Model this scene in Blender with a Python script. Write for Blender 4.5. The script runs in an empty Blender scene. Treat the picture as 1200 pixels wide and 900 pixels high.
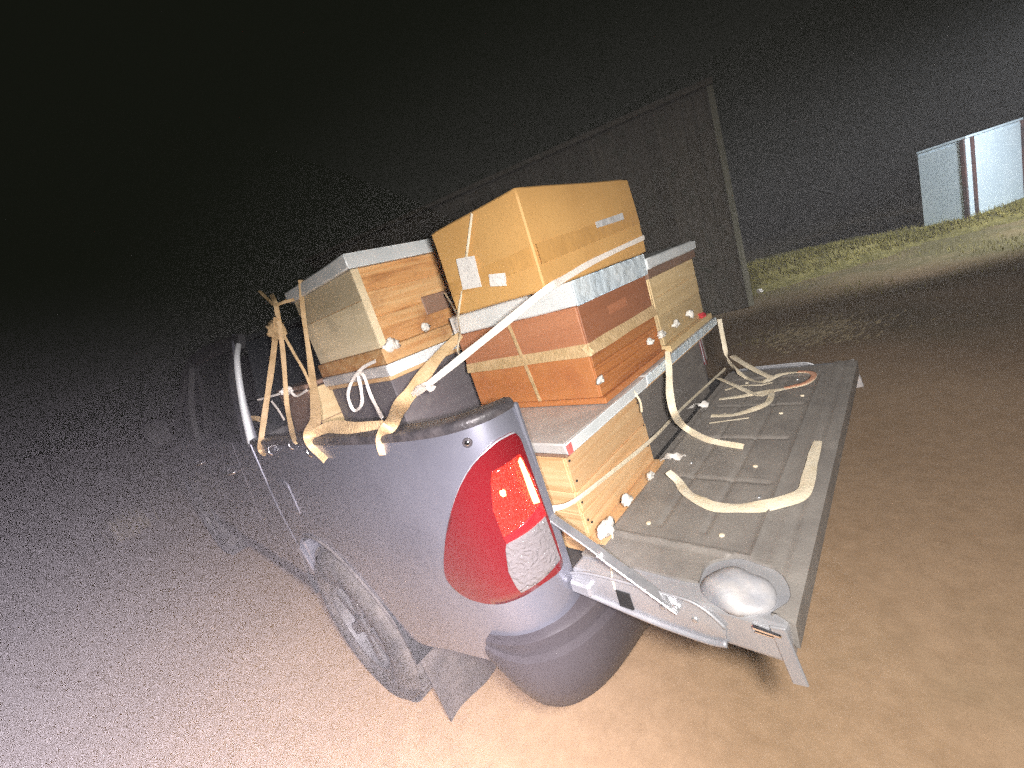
import bpy, bmesh, math, random
from mathutils import Vector, Matrix, noise
random.seed(7)
SC = bpy.context.scene
COL = SC.collection

# ------------------------------------------------------------------ camera, night sky, flash, exposure
cam_d = bpy.data.cameras.new('camera')
cam_d.sensor_fit = 'HORIZONTAL'
cam_d.sensor_width = 36.0
cam_d.lens = 36.0 * 498.247 / 1200.0
cam_d.clip_start = 0.02
cam_d.clip_end = 400.0
cam = bpy.data.objects.new('camera', cam_d)
COL.objects.link(cam)
RX = Vector((0.6325044587527549, -0.711377129222056, -0.3063995588731664))      # image right
RD = Vector((-0.3664522929398316, 0.07367074933293591, -0.9275156805638719))    # image down
RF = Vector((0.682386127245436, 0.6989386244245692, -0.21408870271563896))      # view direction
CAM = Vector((-1.34607, -0.66647, 1.57722))
cam.matrix_world = Matrix(((RX.x, -RD.x, -RF.x, CAM.x), (RX.y, -RD.y, -RF.y, CAM.y),
                           (RX.z, -RD.z, -RF.z, CAM.z), (0, 0, 0, 1)))
SC.camera = cam

world = bpy.data.worlds.new('World')
SC.world = world
world.use_nodes = True
bg = world.node_tree.nodes['Background']
bg.inputs[0].default_value = (0.0064, 0.0072, 0.0048, 1)
bg.inputs[1].default_value = 1.0

# the light the picture was taken by: the phone's flash beside the lens, and a torch held just under it,
# both aimed down at the load, so the dusty air in front of them glows and the sky above stays black
def lamp(name, energy, color, offset, px, py, cone, blend, size, linear=False):
    d = bpy.data.lights.new(name, 'SPOT')
    d.color = color; d.spot_size = math.radians(cone); d.spot_blend = blend; d.shadow_soft_size = size
    d.energy = energy
    if linear:
        d.energy = 1.0
        d.use_nodes = True
        n = d.node_tree.nodes; fo = n.new('ShaderNodeLightFalloff'); fo.inputs['Strength'].default_value = energy
        d.node_tree.links.new(fo.outputs['Linear'], n['Emission'].inputs['Strength'])
    o = bpy.data.objects.new(name, d)
    o.location = CAM + RX * offset[0] + RD * offset[1] + RF * offset[2]
    aim = RX * (px - 600) / 498.25 + RD * (py - 450) / 498.25 + RF
    o.rotation_euler = aim.to_track_quat('-Z', 'Y').to_euler()
    COL.objects.link(o)
    return o
lamp('phone_flash', 94.0, (1.0, 0.955, 0.90), (.085, -.035, -.035), 740, 680, 139, .7, .045, True)
lamp('torch', 310.0, (0.94, 0.85, 0.94), (-.034, .034, -.005), 270, 950, 108, 1.0, .012)

SC.view_settings.view_transform = 'Standard'
SC.view_settings.look = 'None'
SC.view_settings.exposure = 0.08
SC.view_settings.gamma = 1.0
SC.cycles.max_bounces = 6
SC.cycles.volume_bounces = 0
SC.cycles.use_denoising = False
SC.cycles.use_adaptive_sampling = True
SC.cycles.adaptive_threshold = 0.13
SC.cycles.adaptive_min_samples = 8
SC.cycles.sample_clamp_indirect = 4.0

# calibrated strap paths and small-item positions (metres)
DATA = {"tan_a": [[-0.66, 1.1888, 1.8416], [-0.69, 1.1098, 1.7899], [-0.71, 1.1245, 1.6841], [-0.74, 1.1564, 1.5558], [-0.78, 1.1786, 1.4187], [-0.84, 1.0525, 1.341], [-0.8833, 0.9304, 1.3118], [-0.8836, 0.8984, 1.3028]],
 "tan_b": [[-0.68, 1.2371, 1.8714], [-0.6894, 1.1726, 1.8308], [-0.695, 1.1043, 1.7899], [-0.6685, 1.0778, 1.788], [-0.64, 1.0491, 1.7851]],
 "tan_c": [[-0.71, 1.1001, 1.7419], [-0.72, 1.1942, 1.6626], [-0.76, 1.2869, 1.5392], [-0.82, 1.3342, 1.4119], [-0.885, 1.324, 1.305], [-0.8884, 1.3881, 1.2528], [-0.8891, 1.333, 1.2394]],
 "tan_d": [[-0.705, 1.122, 1.6822], [-0.71, 1.0839, 1.5903], [-0.72, 1.0335, 1.5072], [-0.74, 0.9939, 1.4175]],
 "tan_e": [[-0.63, 0.9542, 1.8364], [-0.635, 1.0463, 1.7114], [-0.66, 1.0894, 1.556], [-0.74, 0.9767, 1.4338], [-0.82, 0.8393, 1.3628], [-0.89, 0.7477, 1.3339], [-0.8837, 0.7672, 1.2968], [-0.886, 0.6971, 1.2522]],
 "tan_h": [[-0.885, 0.7773, 1.3249], [-0.86, 0.6579, 1.3462], [-0.86, 0.4842, 1.3457], [-0.85, 0.3314, 1.3502]],
 "tan_f": [[-0.41, 0.453, 1.4774], [-0.5281, 0.4653, 1.4335], [-0.6426, 0.4697, 1.3753], [-0.72, 0.448, 1.3505], [-0.86, 0.2781, 1.3545], [-0.8741, 0.3261, 1.3261], [-0.8768, 0.3413, 1.2763]],
 "tan_g": [[-0.8, 1.5155, 1.3581], [-0.81, 1.606, 1.373], [-0.82, 1.7181, 1.3707]],
 "white_long": [[-0.66, 0.4492, 1.3612], [-0.6659, 0.3674, 1.3853], [-0.6163, 0.2397, 1.4363], [-0.5563, 0.1032, 1.4922], [-0.512, -0.0199, 1.5417], [-0.427, -0.028, 1.5542], [-0.2512, -0.028, 1.5727], [0.0959, -0.028, 1.5953]],
 "white_knot": [[-0.67, 0.4527, 1.3627], [-0.675, 0.4001, 1.3833], [-0.675, 0.3561, 1.3907], [-0.67, 0.351, 1.3751], [-0.67, 0.3289, 1.384]],
 "white_loop": [[-0.66, 0.6028, 1.4873], [-0.67, 0.6902, 1.4736], [-0.68, 0.7804, 1.4355], [-0.69, 0.8299, 1.3871], [-0.69, 0.8282, 1.3331], [-0.685, 0.7597, 1.3549], [-0.675, 0.7412, 1.4079], [-0.668, 0.7367, 1.4526], [-0.668, 0.7015, 1.4493], [-0.685, 0.6729, 1.3853], [-0.72, 0.5931, 1.3418], [-0.76, 0.508, 1.3287]],
 "white_cord": [[-0.78, 1.533, 1.448], [-0.7692, 1.4376, 1.451], [-0.7389, 1.3224, 1.4517], [-0.735, 1.2318, 1.4482], [-0.73, 1.1892, 1.4282], [-0.725, 1.0716, 1.4446]],
 "white_cord2": [[-0.77, 1.3881, 1.4323], [-0.78, 1.3163, 1.3935], [-0.8, 1.2316, 1.3534]],
 "c_vertical": [[-0.393, 0.2452, 1.488], [-0.393, 0.2374, 1.4288], [-0.393, 0.2307, 1.3664], [-0.393, 0.2214, 1.2914], [-0.393, 0.213, 1.2124]],
 "c_band": [[-0.394, 0.4462, 1.4098], [-0.394, 0.2582, 1.3958], [-0.394, -0.0075, 1.361], [-0.3917, -0.018, 1.3637], [-0.245, -0.018, 1.3615], [-0.0257, -0.018, 1.3558]],
 "string_e": [[-0.515, 0.1286, 1.7792], [-0.515, 0.1821, 1.7083], [-0.515, 0.2594, 1.6098], [-0.515, 0.3127, 1.5393], [-0.45, 0.4093, 1.4823], [-0.45, 0.4482, 1.4347], [-0.45, 0.442, 1.4036]],
 "string_f": [[-0.3361, 0.55, 1.6287], [-0.4241, 0.4271, 1.5801], [-0.515, 0.309, 1.5386]],
 "a_strap": [[-0.69, 0.0262, 1.0425], [-0.68, 0.0164, 1.0374], [-0.6324, -0.012, 1.0303], [-0.4527, -0.012, 1.006], [-0.1768, -0.012, 0.9755], [0.1923, 0.035, 0.9233], [0.7479, 0.035, 0.8861]],
 "a_knot": [[-0.705, 0.016, 1.0752], [-0.69, 0.0194, 1.0532], [-0.69, 0.008, 1.0404], [-0.7, 0.0137, 1.0341]],
 "b_hang": [[0.0231, -0.036, 1.2059], [-0.0249, -0.05, 1.1596], [-0.105, -0.07, 1.0988], [-0.1252, -0.08, 1.0356], [0.0246, -0.033, 0.915], [-0.0381, -0.1279, 0.895], [-0.0798, -0.2466, 0.893]],
 "b_thin": [[-0.2601, -0.036, 1.1763], [-0.2439, -0.04, 1.1359], [-0.2333, -0.03, 1.0948]],
 "coil_a": [[0.5937, -0.035, 1.1657], [0.5122, -0.06, 1.0857], [0.4895, -0.07, 1.0156], [0.5525, -0.0755, 0.93], [0.5145, -0.1327, 0.9], [0.4862, -0.1886, 0.895], [0.5536, -0.234, 0.895], [0.5661, -0.2916, 0.896], [0.5475, -0.3367, 0.895], [0.4968, -0.354, 0.895], [0.4324, -0.3353, 0.894], [0.3914, -0.2761, 0.894], [0.3676, -0.2094, 0.894], [0.3349, -0.1359, 0.894], [0.3174, -0.0623, 0.898]],
 "coil_b": [[0.7043, -0.0207, 0.96], [0.6201, -0.0883, 0.94], [0.5604, -0.1576, 0.915], [0.5158, -0.2142, 0.9]],
 "coil_c": [[0.4941, -0.0146, 0.93], [0.4265, -0.0914, 0.915], [0.3765, -0.1494, 0.905], [0.3373, -0.2021, 0.9], [0.3749, -0.2338, 0.893], [0.2676, -0.246, 0.893], [0.2095, -0.2142, 0.893], [0.1612, -0.1555, 0.893], [0.1571, -0.0799, 0.893]],
 "coil_d": [[0.5948, -0.0438, 0.95], [0.5506, -0.0828, 0.93], [0.5126, -0.1152, 0.91]],
 "coil_e": [[0.4157, -0.0574, 0.895], [0.4532, -0.1137, 0.895], [0.4473, -0.1789, 0.9], [0.467, -0.2204, 0.9]],
 "coil_f": [[0.0931, -0.093, 0.892], [0.1132, -0.1537, 0.892], [0.1326, -0.2121, 0.892]],
 "long_tail": [[-0.2871, -0.0941, 0.92], [-0.3015, -0.1258, 0.9], [-0.3535, -0.1679, 0.895], [-0.3848, -0.217, 0.895], [-0.4023, -0.2606, 0.895], [-0.3912, -0.3273, 0.898], [-0.3593, -0.3851, 0.9], [-0.3092, -0.4295, 0.9], [-0.2297, -0.4328, 0.9], [-0.1369, -0.4299, 0.897], [-0.0344, -0.429, 0.895]],
 "yarn_a": [[-0.5601, -0.05, 0.9279], [-0.58, -0.055, 0.8911], [-0.6042, -0.06, 0.8636]],
 "yarn_b": [[-0.6358, -0.07, 0.8396], [-0.6721, -0.08, 0.8394], [-0.7061, -0.09, 0.8415]],
 "foam_a": [[-0.5784, -0.05, 0.9199, 1.5], [-0.4611, -0.045, 0.9279, 1.0], [-0.3057, -0.045, 0.9179, 0.8]],
 "foam_d": [[-0.0528, -0.04, 1.2661, 0.8], [0.0436, -0.045, 1.2657, 1], [0.1804, -0.045, 1.2639, 1], [0.3277, -0.045, 1.264, 1.1]],
 "foam_c": [[-0.3875, -0.025, 1.2621, 0.7]],
 "foam_f": [[-0.5896, 0.57, 1.5182, 1.4], [-0.4326, 0.59, 1.5351, 0.8], [-0.3117, 0.59, 1.5171, 0.5], [-0.3164, 0.59, 1.4782, 0.5]],
 "scrap": [[0.2617, -0.0027, 0.895, 1], [-0.1618, -0.0588, 0.895, 1]],
 "red": [[0.468, -0.02, 1.2507, 1]],
 "cloth": [[-0.7, 1.2758, 1.6987, 1], [-0.735, 1.2615, 1.4579, 1]],
 "hook": [[-0.8835, 0.9601, 1.308, 1], [-0.8868, 1.2263, 1.2737, 1], [-0.8843, 0.8057, 1.2865, 1]],
 "litter": [[8.4965, 1.6116, 0.02, 1], [7.5524, 1.4453, 0.02, 1]],
 "straw": [[4.3301, 0.3433, 0.0, 1]],
 "label": [[-0.509, 0.2373, 1.693], [-0.509, 0.1666, 1.6822], [-0.509, 0.1752, 1.6006], [-0.509, 0.2512, 1.609], [-0.509, 0.137, 1.6237], [-0.509, 0.0805, 1.6136], [-0.509, 0.0881, 1.582], [-0.509, 0.1445, 1.5933]],
 "tape": [[-0.4796, -0.02, 1.6425], [0.0898, -0.02, 1.6721], [0.086, -0.02, 1.6303], [-0.4739, -0.02, 1.6039], [-0.2098, -0.02, 1.6707], [-0.0254, -0.02, 1.6773], [-0.0309, -0.02, 1.6567], [-0.2124, -0.02, 1.6566]],
 "tape_left": [[-0.509, -0.0419, 1.6403], [-0.509, 0.241, 1.6287]]}

# ------------------------------------------------------------------ materials
def new_mat(name):
    m = bpy.data.materials.new(name)
    m.use_nodes = True
    nt = m.node_tree
    return m, nt, nt.nodes['Principled BSDF']

def N(nt, t, **kw):
    n = nt.nodes.new(t)
    for k, v in kw.items():
        if k in n.inputs: n.inputs[k].default_value = v
        else: setattr(n, k, v)
    return n

def ramp(nt, src, stops):
    r = nt.nodes.new('ShaderNodeValToRGB')
    el = r.color_ramp.elements
    while len(el) < len(stops): el.new(0.5)
    for e, (p, c) in zip(el, stops):
        e.position = p
        e.color = (c[0], c[1], c[2], 1)
    nt.links.new(src, r.inputs[0])
    return r

def mottled(name, c1, c2, scale=6.0, rough=0.6, metal=0.0, bump=0.15, bscale=60.0, detail=6.0, stretch=(1, 1, 1), coat=0.0, p=(0.35, 0.65), rvar=0.0, bdist=0.01):
    m, nt, b = new_mat(name)
    tc = N(nt, 'ShaderNodeTexCoord')
    mp = N(nt, 'ShaderNodeMapping')
    mp.inputs['Scale'].default_value = stretch
    nt.links.new(tc.outputs['Object'], mp.inputs[0])
    nz = N(nt, 'ShaderNodeTexNoise', Scale=scale, Detail=detail, Roughness=0.6)
    nt.links.new(mp.outputs[0], nz.inputs['Vector'])
    r = ramp(nt, nz.outputs[0], [(p[0], c1), (p[1], c2)])
    nt.links.new(r.outputs[0], b.inputs['Base Color'])
    b.inputs['Roughness'].default_value = rough
    b.inputs['Metallic'].default_value = metal
    b.inputs['Coat Weight'].default_value = coat
    b.inputs['Coat Roughness'].default_value = 0.08
    if rvar:
        mr = N(nt, 'ShaderNodeMapRange')
        mr.inputs['To Min'].default_value = max(0.05, rough - rvar)
        mr.inputs['To Max'].default_value = min(1, rough + rvar)
        nz3 = N(nt, 'ShaderNodeTexNoise', Scale=scale * 2.3, Detail=4.0)
        nt.links.new(mp.outputs[0], nz3.inputs['Vector'])
        nt.links.new(nz3.outputs[0], mr.inputs[0])
        nt.links.new(mr.outputs[0], b.inputs['Roughness'])
    if bump:
        nz2 = N(nt, 'ShaderNodeTexNoise', Scale=bscale, Detail=4.0)
        nt.links.new(mp.outputs[0], nz2.inputs['Vector'])
        bp = N(nt, 'ShaderNodeBump', Strength=bump, Distance=bdist)
        nt.links.new(nz2.outputs[0], bp.inputs['Height'])
        nt.links.new(bp.outputs[0], b.inputs['Normal'])
    return m

def wood(name, stops, axis='x', scale=1.0, rough=0.55, dirt=None, seed=0.0):
    """grain running along one axis, with per-board random shift"""
    m, nt, b = new_mat(name)
    tc = N(nt, 'ShaderNodeTexCoord')
    oi = N(nt, 'ShaderNodeObjectInfo')
    add = N(nt, 'ShaderNodeVectorMath', operation='ADD')
    mul = N(nt, 'ShaderNodeMath', operation='MULTIPLY')
    mul.inputs[1].default_value = 37.0
    nt.links.new(oi.outputs['Random'], mul.inputs[0])
    cb = N(nt, 'ShaderNodeCombineXYZ')
    for i in range(3): nt.links.new(mul.outputs[0], cb.inputs[i])
    nt.links.new(tc.outputs['Object'], add.inputs[0])
    nt.links.new(cb.outputs[0], add.inputs[1])
    mp = N(nt, 'ShaderNodeMapping')
    s = {'x': (1.2, 9, 22), 'y': (9, 1.2, 22), 'z': (16, 16, 1.1)}[axis]
    mp.inputs['Scale'].default_value = tuple(v * scale for v in s)
    mp.inputs['Location'].default_value = (seed, seed, seed)
    nt.links.new(add.outputs[0], mp.inputs[0])
    nz = N(nt, 'ShaderNodeTexNoise', Scale=1.6, Detail=8.0, Roughness=0.62, Distortion=0.9)
    nt.links.new(mp.outputs[0], nz.inputs['Vector'])
    r = ramp(nt, nz.outputs[0], stops)
    # board to board tint
    hv = N(nt, 'ShaderNodeHueSaturation')
    mr = N(nt, 'ShaderNodeMapRange')
    mr.inputs['To Min'].default_value = 0.78
    mr.inputs['To Max'].default_value = 1.16
    nt.links.new(oi.outputs['Random'], mr.inputs[0])
    nt.links.new(mr.outputs[0], hv.inputs['Value'])
    nt.links.new(r.outputs[0], hv.inputs['Color'])
    out = hv.outputs[0]
    if dirt:
        nd = N(nt, 'ShaderNodeTexNoise', Scale=7.0, Detail=7.0, Roughness=0.65)
        nt.links.new(add.outputs[0], nd.inputs['Vector'])
        rr = ramp(nt, nd.outputs[0], [(0.52, (0, 0, 0)), (0.72, (1, 1, 1))])
        mx = N(nt, 'ShaderNodeMixRGB')
        mx.inputs[2].default_value = (*dirt, 1)
        nt.links.new(rr.outputs[0], mx.inputs[0])
        nt.links.new(out, mx.inputs[1])
        out = mx.outputs[0]
    nt.links.new(out, b.inputs['Base Color'])
    b.inputs['Roughness'].default_value = rough
    bp = N(nt, 'ShaderNodeBump', Strength=0.35, Distance=0.004)
    nt.links.new(nz.outputs[0], bp.inputs['Height'])
    nt.links.new(bp.outputs[0], b.inputs['Normal'])
    return m

M = {}
M['paint'] = mottled('silver_grey_paint', (0.21, 0.215, 0.26), (0.27, 0.275, 0.325), 3.0, 0.34, 0.55, 0.0, coat=0.6, rvar=0.08)
M['paint_dirty'] = mottled('dusty_silver_paint', (0.35, 0.355, 0.385), (0.44, 0.44, 0.46), 9.0, 0.42, 0.35, 0.05, 140, coat=0.2, rvar=0.12)
M['dull_silver'] = mottled('dull_silver_paint', (0.32, 0.33, 0.37), (0.44, 0.42, 0.42), 22.0, 0.5, 0.1, 0.15, 60, rvar=0.1)
M['black_plastic'] = mottled('black_plastic', (0.042, 0.036, 0.041), (0.056, 0.048, 0.052), 5.0, 0.45, 0, 0.06, 260, rvar=0.06)
M['unlit_black_trim'] = mottled('matt_black_unlit_trim', (0.018, 0.018, 0.019), (0.024, 0.024, 0.025), 5.0, 0.75, 0, 0)
M['rail_plastic'] = mottled('scuffed_rail_plastic', (0.035, 0.032, 0.035), (0.12, 0.105, 0.105), 22.0, 0.42, 0, 0.25, 90, p=(0.42, 0.8), rvar=0.15)
M['liner'] = mottled('dusty_bed_liner', (0.21, 0.192, 0.178), (0.29, 0.266, 0.243), 9.0, 0.55, 0, 0.15, 200, detail=10, rvar=0.12)
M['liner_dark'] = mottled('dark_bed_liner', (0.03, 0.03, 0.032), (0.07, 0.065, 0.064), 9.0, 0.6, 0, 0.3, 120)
M['rubber'] = mottled('dusty_rubber', (0.05, 0.047, 0.046), (0.16, 0.14, 0.125), 8.0, 0.85, 0, 0.3, 70)
M['flap'] = mottled('dusty_mud_flap', (0.085, 0.075, 0.072), (0.15, 0.13, 0.12), 12.0, 0.8, 0, 0.3, 90)
M['rim'] = mottled('wheel_rim', (0.12, 0.115, 0.12), (0.17, 0.16, 0.155), 10.0, 0.6, 0.2, 0.1, 90)
M['steel'] = mottled('zinc_steel', (0.42, 0.43, 0.45), (0.58, 0.58, 0.59), 18.0, 0.36, 0.7, 0.1, 120, rvar=0.12)
M['chrome'] = mottled('chrome', (0.75, 0.75, 0.76), (0.8, 0.8, 0.8), 5, 0.12, 1.0, 0)
M['dark'] = mottled('dark_gap', (0.012, 0.012, 0.013), (0.02, 0.02, 0.02), 5, 0.8, 0, 0)
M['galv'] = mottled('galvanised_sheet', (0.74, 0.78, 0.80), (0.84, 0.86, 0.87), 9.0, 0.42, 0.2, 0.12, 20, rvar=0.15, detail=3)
M['galv_shiny'] = mottled('shiny_galvanised_sheet', (0.68, 0.79, 0.88), (0.82, 0.90, 0.95), 9.0, 0.2, 0.25, 0.4, 30, rvar=0.08, detail=1.5, bdist=0.03)
M['galv_dull'] = mottled('dull_galvanised_sheet', (0.50, 0.47, 0.455), (0.64, 0.61, 0.59), 7.0, 0.5, 0.15, 0.15, 25, rvar=0.15)
M['card'] = mottled('corrugated_cardboard', (0.56, 0.315, 0.105), (0.62, 0.36, 0.125), 5.0, 0.62, 0, 0.08, 150)
M['card_edge'] = mottled('cardboard_edge', (0.40, 0.22, 0.075), (0.46, 0.26, 0.095), 15.0, 0.75, 0, 0.2, 150)
M['clear_tape_glint'] = mottled('white_tape_glint', (0.62, 0.60, 0.58), (0.85, 0.86, 0.88), 40.0, 0.15, 0.2, 0.6, 25, coat=1.0)
M['pack_tape'] = mottled('brown_packing_tape', (0.53, 0.29, 0.092), (0.59, 0.33, 0.112), 6.0, 0.22, 0, 0.35, 22, coat=0.5)
M['tan_tape'] = mottled('tan_webbing', (0.48, 0.33, 0.165), (0.62, 0.44, 0.245), 25.0, 0.6, 0, 0.4, 120)
M['cream'] = mottled('cream_ribbon', (0.76, 0.65, 0.47), (0.87, 0.78, 0.62), 18.0, 0.5, 0, 0.25, 150)
M['white_ribbon'] = mottled('white_ribbon', (0.78, 0.71, 0.64), (0.88, 0.82, 0.76), 18.0, 0.5, 0, 0.25, 150)
M['foam'] = mottled('white_foam', (0.70, 0.66, 0.60), (0.86, 0.84, 0.80), 40.0, 0.8, 0, 0.6, 90)
M['paper'] = mottled('white_paper', (0.76, 0.72, 0.68), (0.84, 0.81, 0.78), 9.0, 0.7, 0, 0.05, 80)
m_, nt_, b_ = new_mat('printed_label')
tc_ = N(nt_, 'ShaderNodeTexCoord'); mp_ = N(nt_, 'ShaderNodeMapping'); mp_.inputs['Scale'].default_value = (1, 260, 120)
nt_.links.new(tc_.outputs['Object'], mp_.inputs[0])
nz_ = N(nt_, 'ShaderNodeTexNoise', Scale=1.0, Detail=1.0); nt_.links.new(mp_.outputs[0], nz_.inputs['Vector'])
r_ = ramp(nt_, nz_.outputs[0], [(0.56, (0.80, 0.77, 0.74)), (0.70, (0.50, 0.47, 0.46))]); nt_.links.new(r_.outputs[0], b_.inputs['Base Color'])
b_.inputs['Roughness'].default_value = .6
M['label_paper'] = m_
M['far_light_stand_in'] = mottled('far_light_stand_in', (0.45, 0.02, 0.03), (0.65, 0.05, 0.06), 20, 0.7, 0, 0.3, 90)
M['red_mark'] = mottled('red_tape_mark', (0.60, 0.10, 0.10), (0.72, 0.2, 0.18), 30, 0.5, 0, 0.1)
M['peach_tip'] = mottled('peach_ribbon', (0.75, 0.36, 0.22), (0.8, 0.45, 0.3), 20, 0.5, 0, 0.2)
PINE = [(0.26, (0.46, 0.24, 0.10)), (0.44, (0.60, 0.365, 0.18)), (0.66, (0.66, 0.45, 0.25))]
M['pine'] = wood('pine_boards', PINE, 'x')
M['pine_side'] = wood('pine_side_boards', PINE, 'y')
ORANGE = [(0.30, (0.36, 0.15, 0.052)), (0.46, (0.62, 0.32, 0.125)), (0.64, (0.70, 0.44, 0.21))]
M['pine_orange'] = wood('orange_pine_boards', ORANGE, 'x', 0.8, dirt=(0.30, 0.135, 0.055), seed=3.1)
M['pale_grey'] = wood('pale_grey_green_paint', [(0.3, (0.62, 0.51, 0.33)), (0.6, (0.72, 0.60, 0.41))], 'y', 0.7, dirt=(0.56, 0.47, 0.32))
M['pale_tan'] = wood('pale_tan_boards', [(0.3, (0.56, 0.40, 0.20)), (0.6, (0.68, 0.51, 0.28))], 'x', 0.7, seed=8.0)
M['pale_tan_side'] = wood('pale_tan_side_boards', [(0.3, (0.56, 0.40, 0.20)), (0.6, (0.68, 0.51, 0.28))], 'y', 0.7, seed=8.0)
M['red_brown'] = wood('red_brown_stain', [(0.3, (0.34, 0.125, 0.058)), (0.65, (0.42, 0.17, 0.085))], 'x', 0.5)
M['red_brown_side'] = wood('red_brown_side_stain', [(0.3, (0.36, 0.14, 0.068)), (0.65, (0.43, 0.185, 0.095))], 'y', 0.4)
M['orange_stain'] = wood('orange_brown_boards', [(0.30, (0.27, 0.088, 0.028)), (0.5, (0.44, 0.165, 0.05)), (0.7, (0.50, 0.215, 0.075))], 'x', 0.9, seed=5.0)
M['orange_side'] = wood('orange_side_panel', [(0.3, (0.46, 0.165, 0.052)), (0.65, (0.54, 0.215, 0.075))], 'y', 0.35, dirt=(0.40, 0.14, 0.05))
M['grey_paint'] = wood('dark_grey_painted_boards', [(0.3, (0.17, 0.152, 0.142)), (0.7, (0.215, 0.195, 0.18))], 'x', 0.5, 0.6, dirt=(0.25, 0.225, 0.20))
M['grey_paint_dark'] = wood('charcoal_painted_boards', [(0.3, (0.105, 0.092, 0.102)), (0.7, (0.135, 0.12, 0.128))], 'x', 0.5, 0.6, dirt=(0.15, 0.135, 0.135))
M['dull_brown'] = wood('dull_brown_boards', [(0.3, (0.22, 0.13, 0.09)), (0.65, (0.28, 0.17, 0.12))], 'y', 0.6)
M['shed_plank'] = wood('weathered_shed_plank', [(0.3, (0.075, 0.066, 0.052)), (0.55, (0.115, 0.10, 0.08)), (0.75, (0.16, 0.145, 0.115))], 'z', 0.9, 0.85, dirt=(0.07, 0.08, 0.06))
M['shed_trim'] = wood('pale_shed_trim', [(0.3, (0.20, 0.20, 0.15)), (0.7, (0.36, 0.35, 0.27))], 'z', 0.9, 0.8)
M['white_panel'] = mottled('white_panel', (0.62, 0.76, 0.86), (0.70, 0.83, 0.92), 2.0, 0.5, 0, 0.1, 30)
M['dark_post'] = mottled('dark_red_post', (0.06, 0.05, 0.055), (0.16, 0.07, 0.06), 3.0, 0.7, 0, 0.2, 50)
M['glass'] = mottled('tinted_glass', (0.01, 0.012, 0.014), (0.014, 0.016, 0.018), 3, 0.05, 0, 0)

def lens_mat(name, col, rough=0.1, bump=0.0, bscale=60, emit=None, es=0.0, coat=0.5):
    m, nt, b = new_mat(name)
    tc = N(nt, 'ShaderNodeTexCoord')
    b.inputs['Base Color'].default_value = (*col, 1)
    b.inputs['Roughness'].default_value = rough
    b.inputs['Coat Weight'].default_value = coat
    if bump:
        v = N(nt, 'ShaderNodeTexVoronoi', Scale=bscale) if emit else N(nt, 'ShaderNodeTexNoise', Scale=bscale, Detail=2.0, Distortion=1.2)
        nt.links.new(tc.outputs['Object'], v.inputs['Vector'])
        bp = N(nt, 'ShaderNodeBump', Strength=bump, Distance=0.01)
        nt.links.new(v.outputs[0], bp.inputs['Height'])
        nt.links.new(bp.outputs[0], b.inputs['Normal'])
        if emit:
            r = ramp(nt, v.outputs['Distance'], [(0.05, tuple(min(1, c * 1.0 + 0.10) for c in emit)), (0.55, tuple(c * 0.55 for c in emit))])
            nt.links.new(r.outputs[0], b.inputs['Emission Color'])
    if emit:
        if not bump: b.inputs['Emission Color'].default_value = (*emit, 1)
        b.inputs['Emission Strength'].default_value = es
    return m
M['red_lens'] = lens_mat('red_lens', (0.13, 0.005, 0.008), 0.10)
M['lit_lens'] = lens_mat('lit_red_lens', (0.55, 0.01, 0.01), 0.15, 0.9, 210, (0.98, 0.065, 0.018), 1.0)
M['red_band'] = lens_mat('bright_red_band', (0.55, 0.01, 0.015), 0.15, 0, 60, (0.8, 0.02, 0.015), 0.30)
M['clear_lens'] = lens_mat('clear_lens', (0.165, 0.15, 0.15), 0.05, 0.8, 60, coat=1.0)
M['bulb'] = lens_mat('lit_bulb', (1, 0.8, 0.3), 0.3, 0, 60, (1.0, 0.62, 0.22), 1.9)

# ------------------------------------------------------------------ object helpers
WORLD_ROOT = {}
def root_loc(o):
    while o.parent: o = o.parent
    return Vector(o.location)

def meta(o, label=None, cat=None, group=None, kind=None):
    if label: o['label'] = label
    if cat: o['category'] = cat
    if group: o['group'] = group
    if kind: o['kind'] = kind
    return o

def thing(name, label, cat, loc, group=None):
    o = bpy.data.objects.new(name, None)
    o.empty_display_size = 0.1
    o.location = loc
    COL.objects.link(o)
    return meta(o, label, cat, group)

def obj(name, data, mat, parent=None, smooth=False, auto=None):
    """link world-space geometry (bmesh or (verts, faces)) as one mesh object"""
    me = bpy.data.meshes.new(name)
    if isinstance(data, bmesh.types.BMesh):
        data.to_mesh(me); data.free()
    else:
        me.from_pydata(data[0], [], data[1]); me.update()
    bm = bmesh.new(); bm.from_mesh(me)
    bmesh.ops.recalc_face_normals(bm, faces=bm.faces)
    bm.to_mesh(me); bm.free()
    o = bpy.data.objects.new(name, me)
    if parent:
        o.parent = parent
        base = root_loc(parent)
    else:
        xs = [v.co for v in me.vertices]
        lo = Vector([min(v[i] for v in xs) for i in range(3)]); hi = Vector([max(v[i] for v in xs) for i in range(3)])
        base = Vector(((lo.x + hi.x) / 2, (lo.y + hi.y) / 2, lo.z))
        o.location = base
    me.transform(Matrix.Translation(-base))
    if mat: me.materials.append(M[mat] if isinstance(mat, str) else mat)
    if smooth:
        for p in me.polygons: p.use_smooth = True
        if auto:
            me.set_sharp_from_angle(angle=math.radians(auto))
    COL.objects.link(o)
    return o

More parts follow.
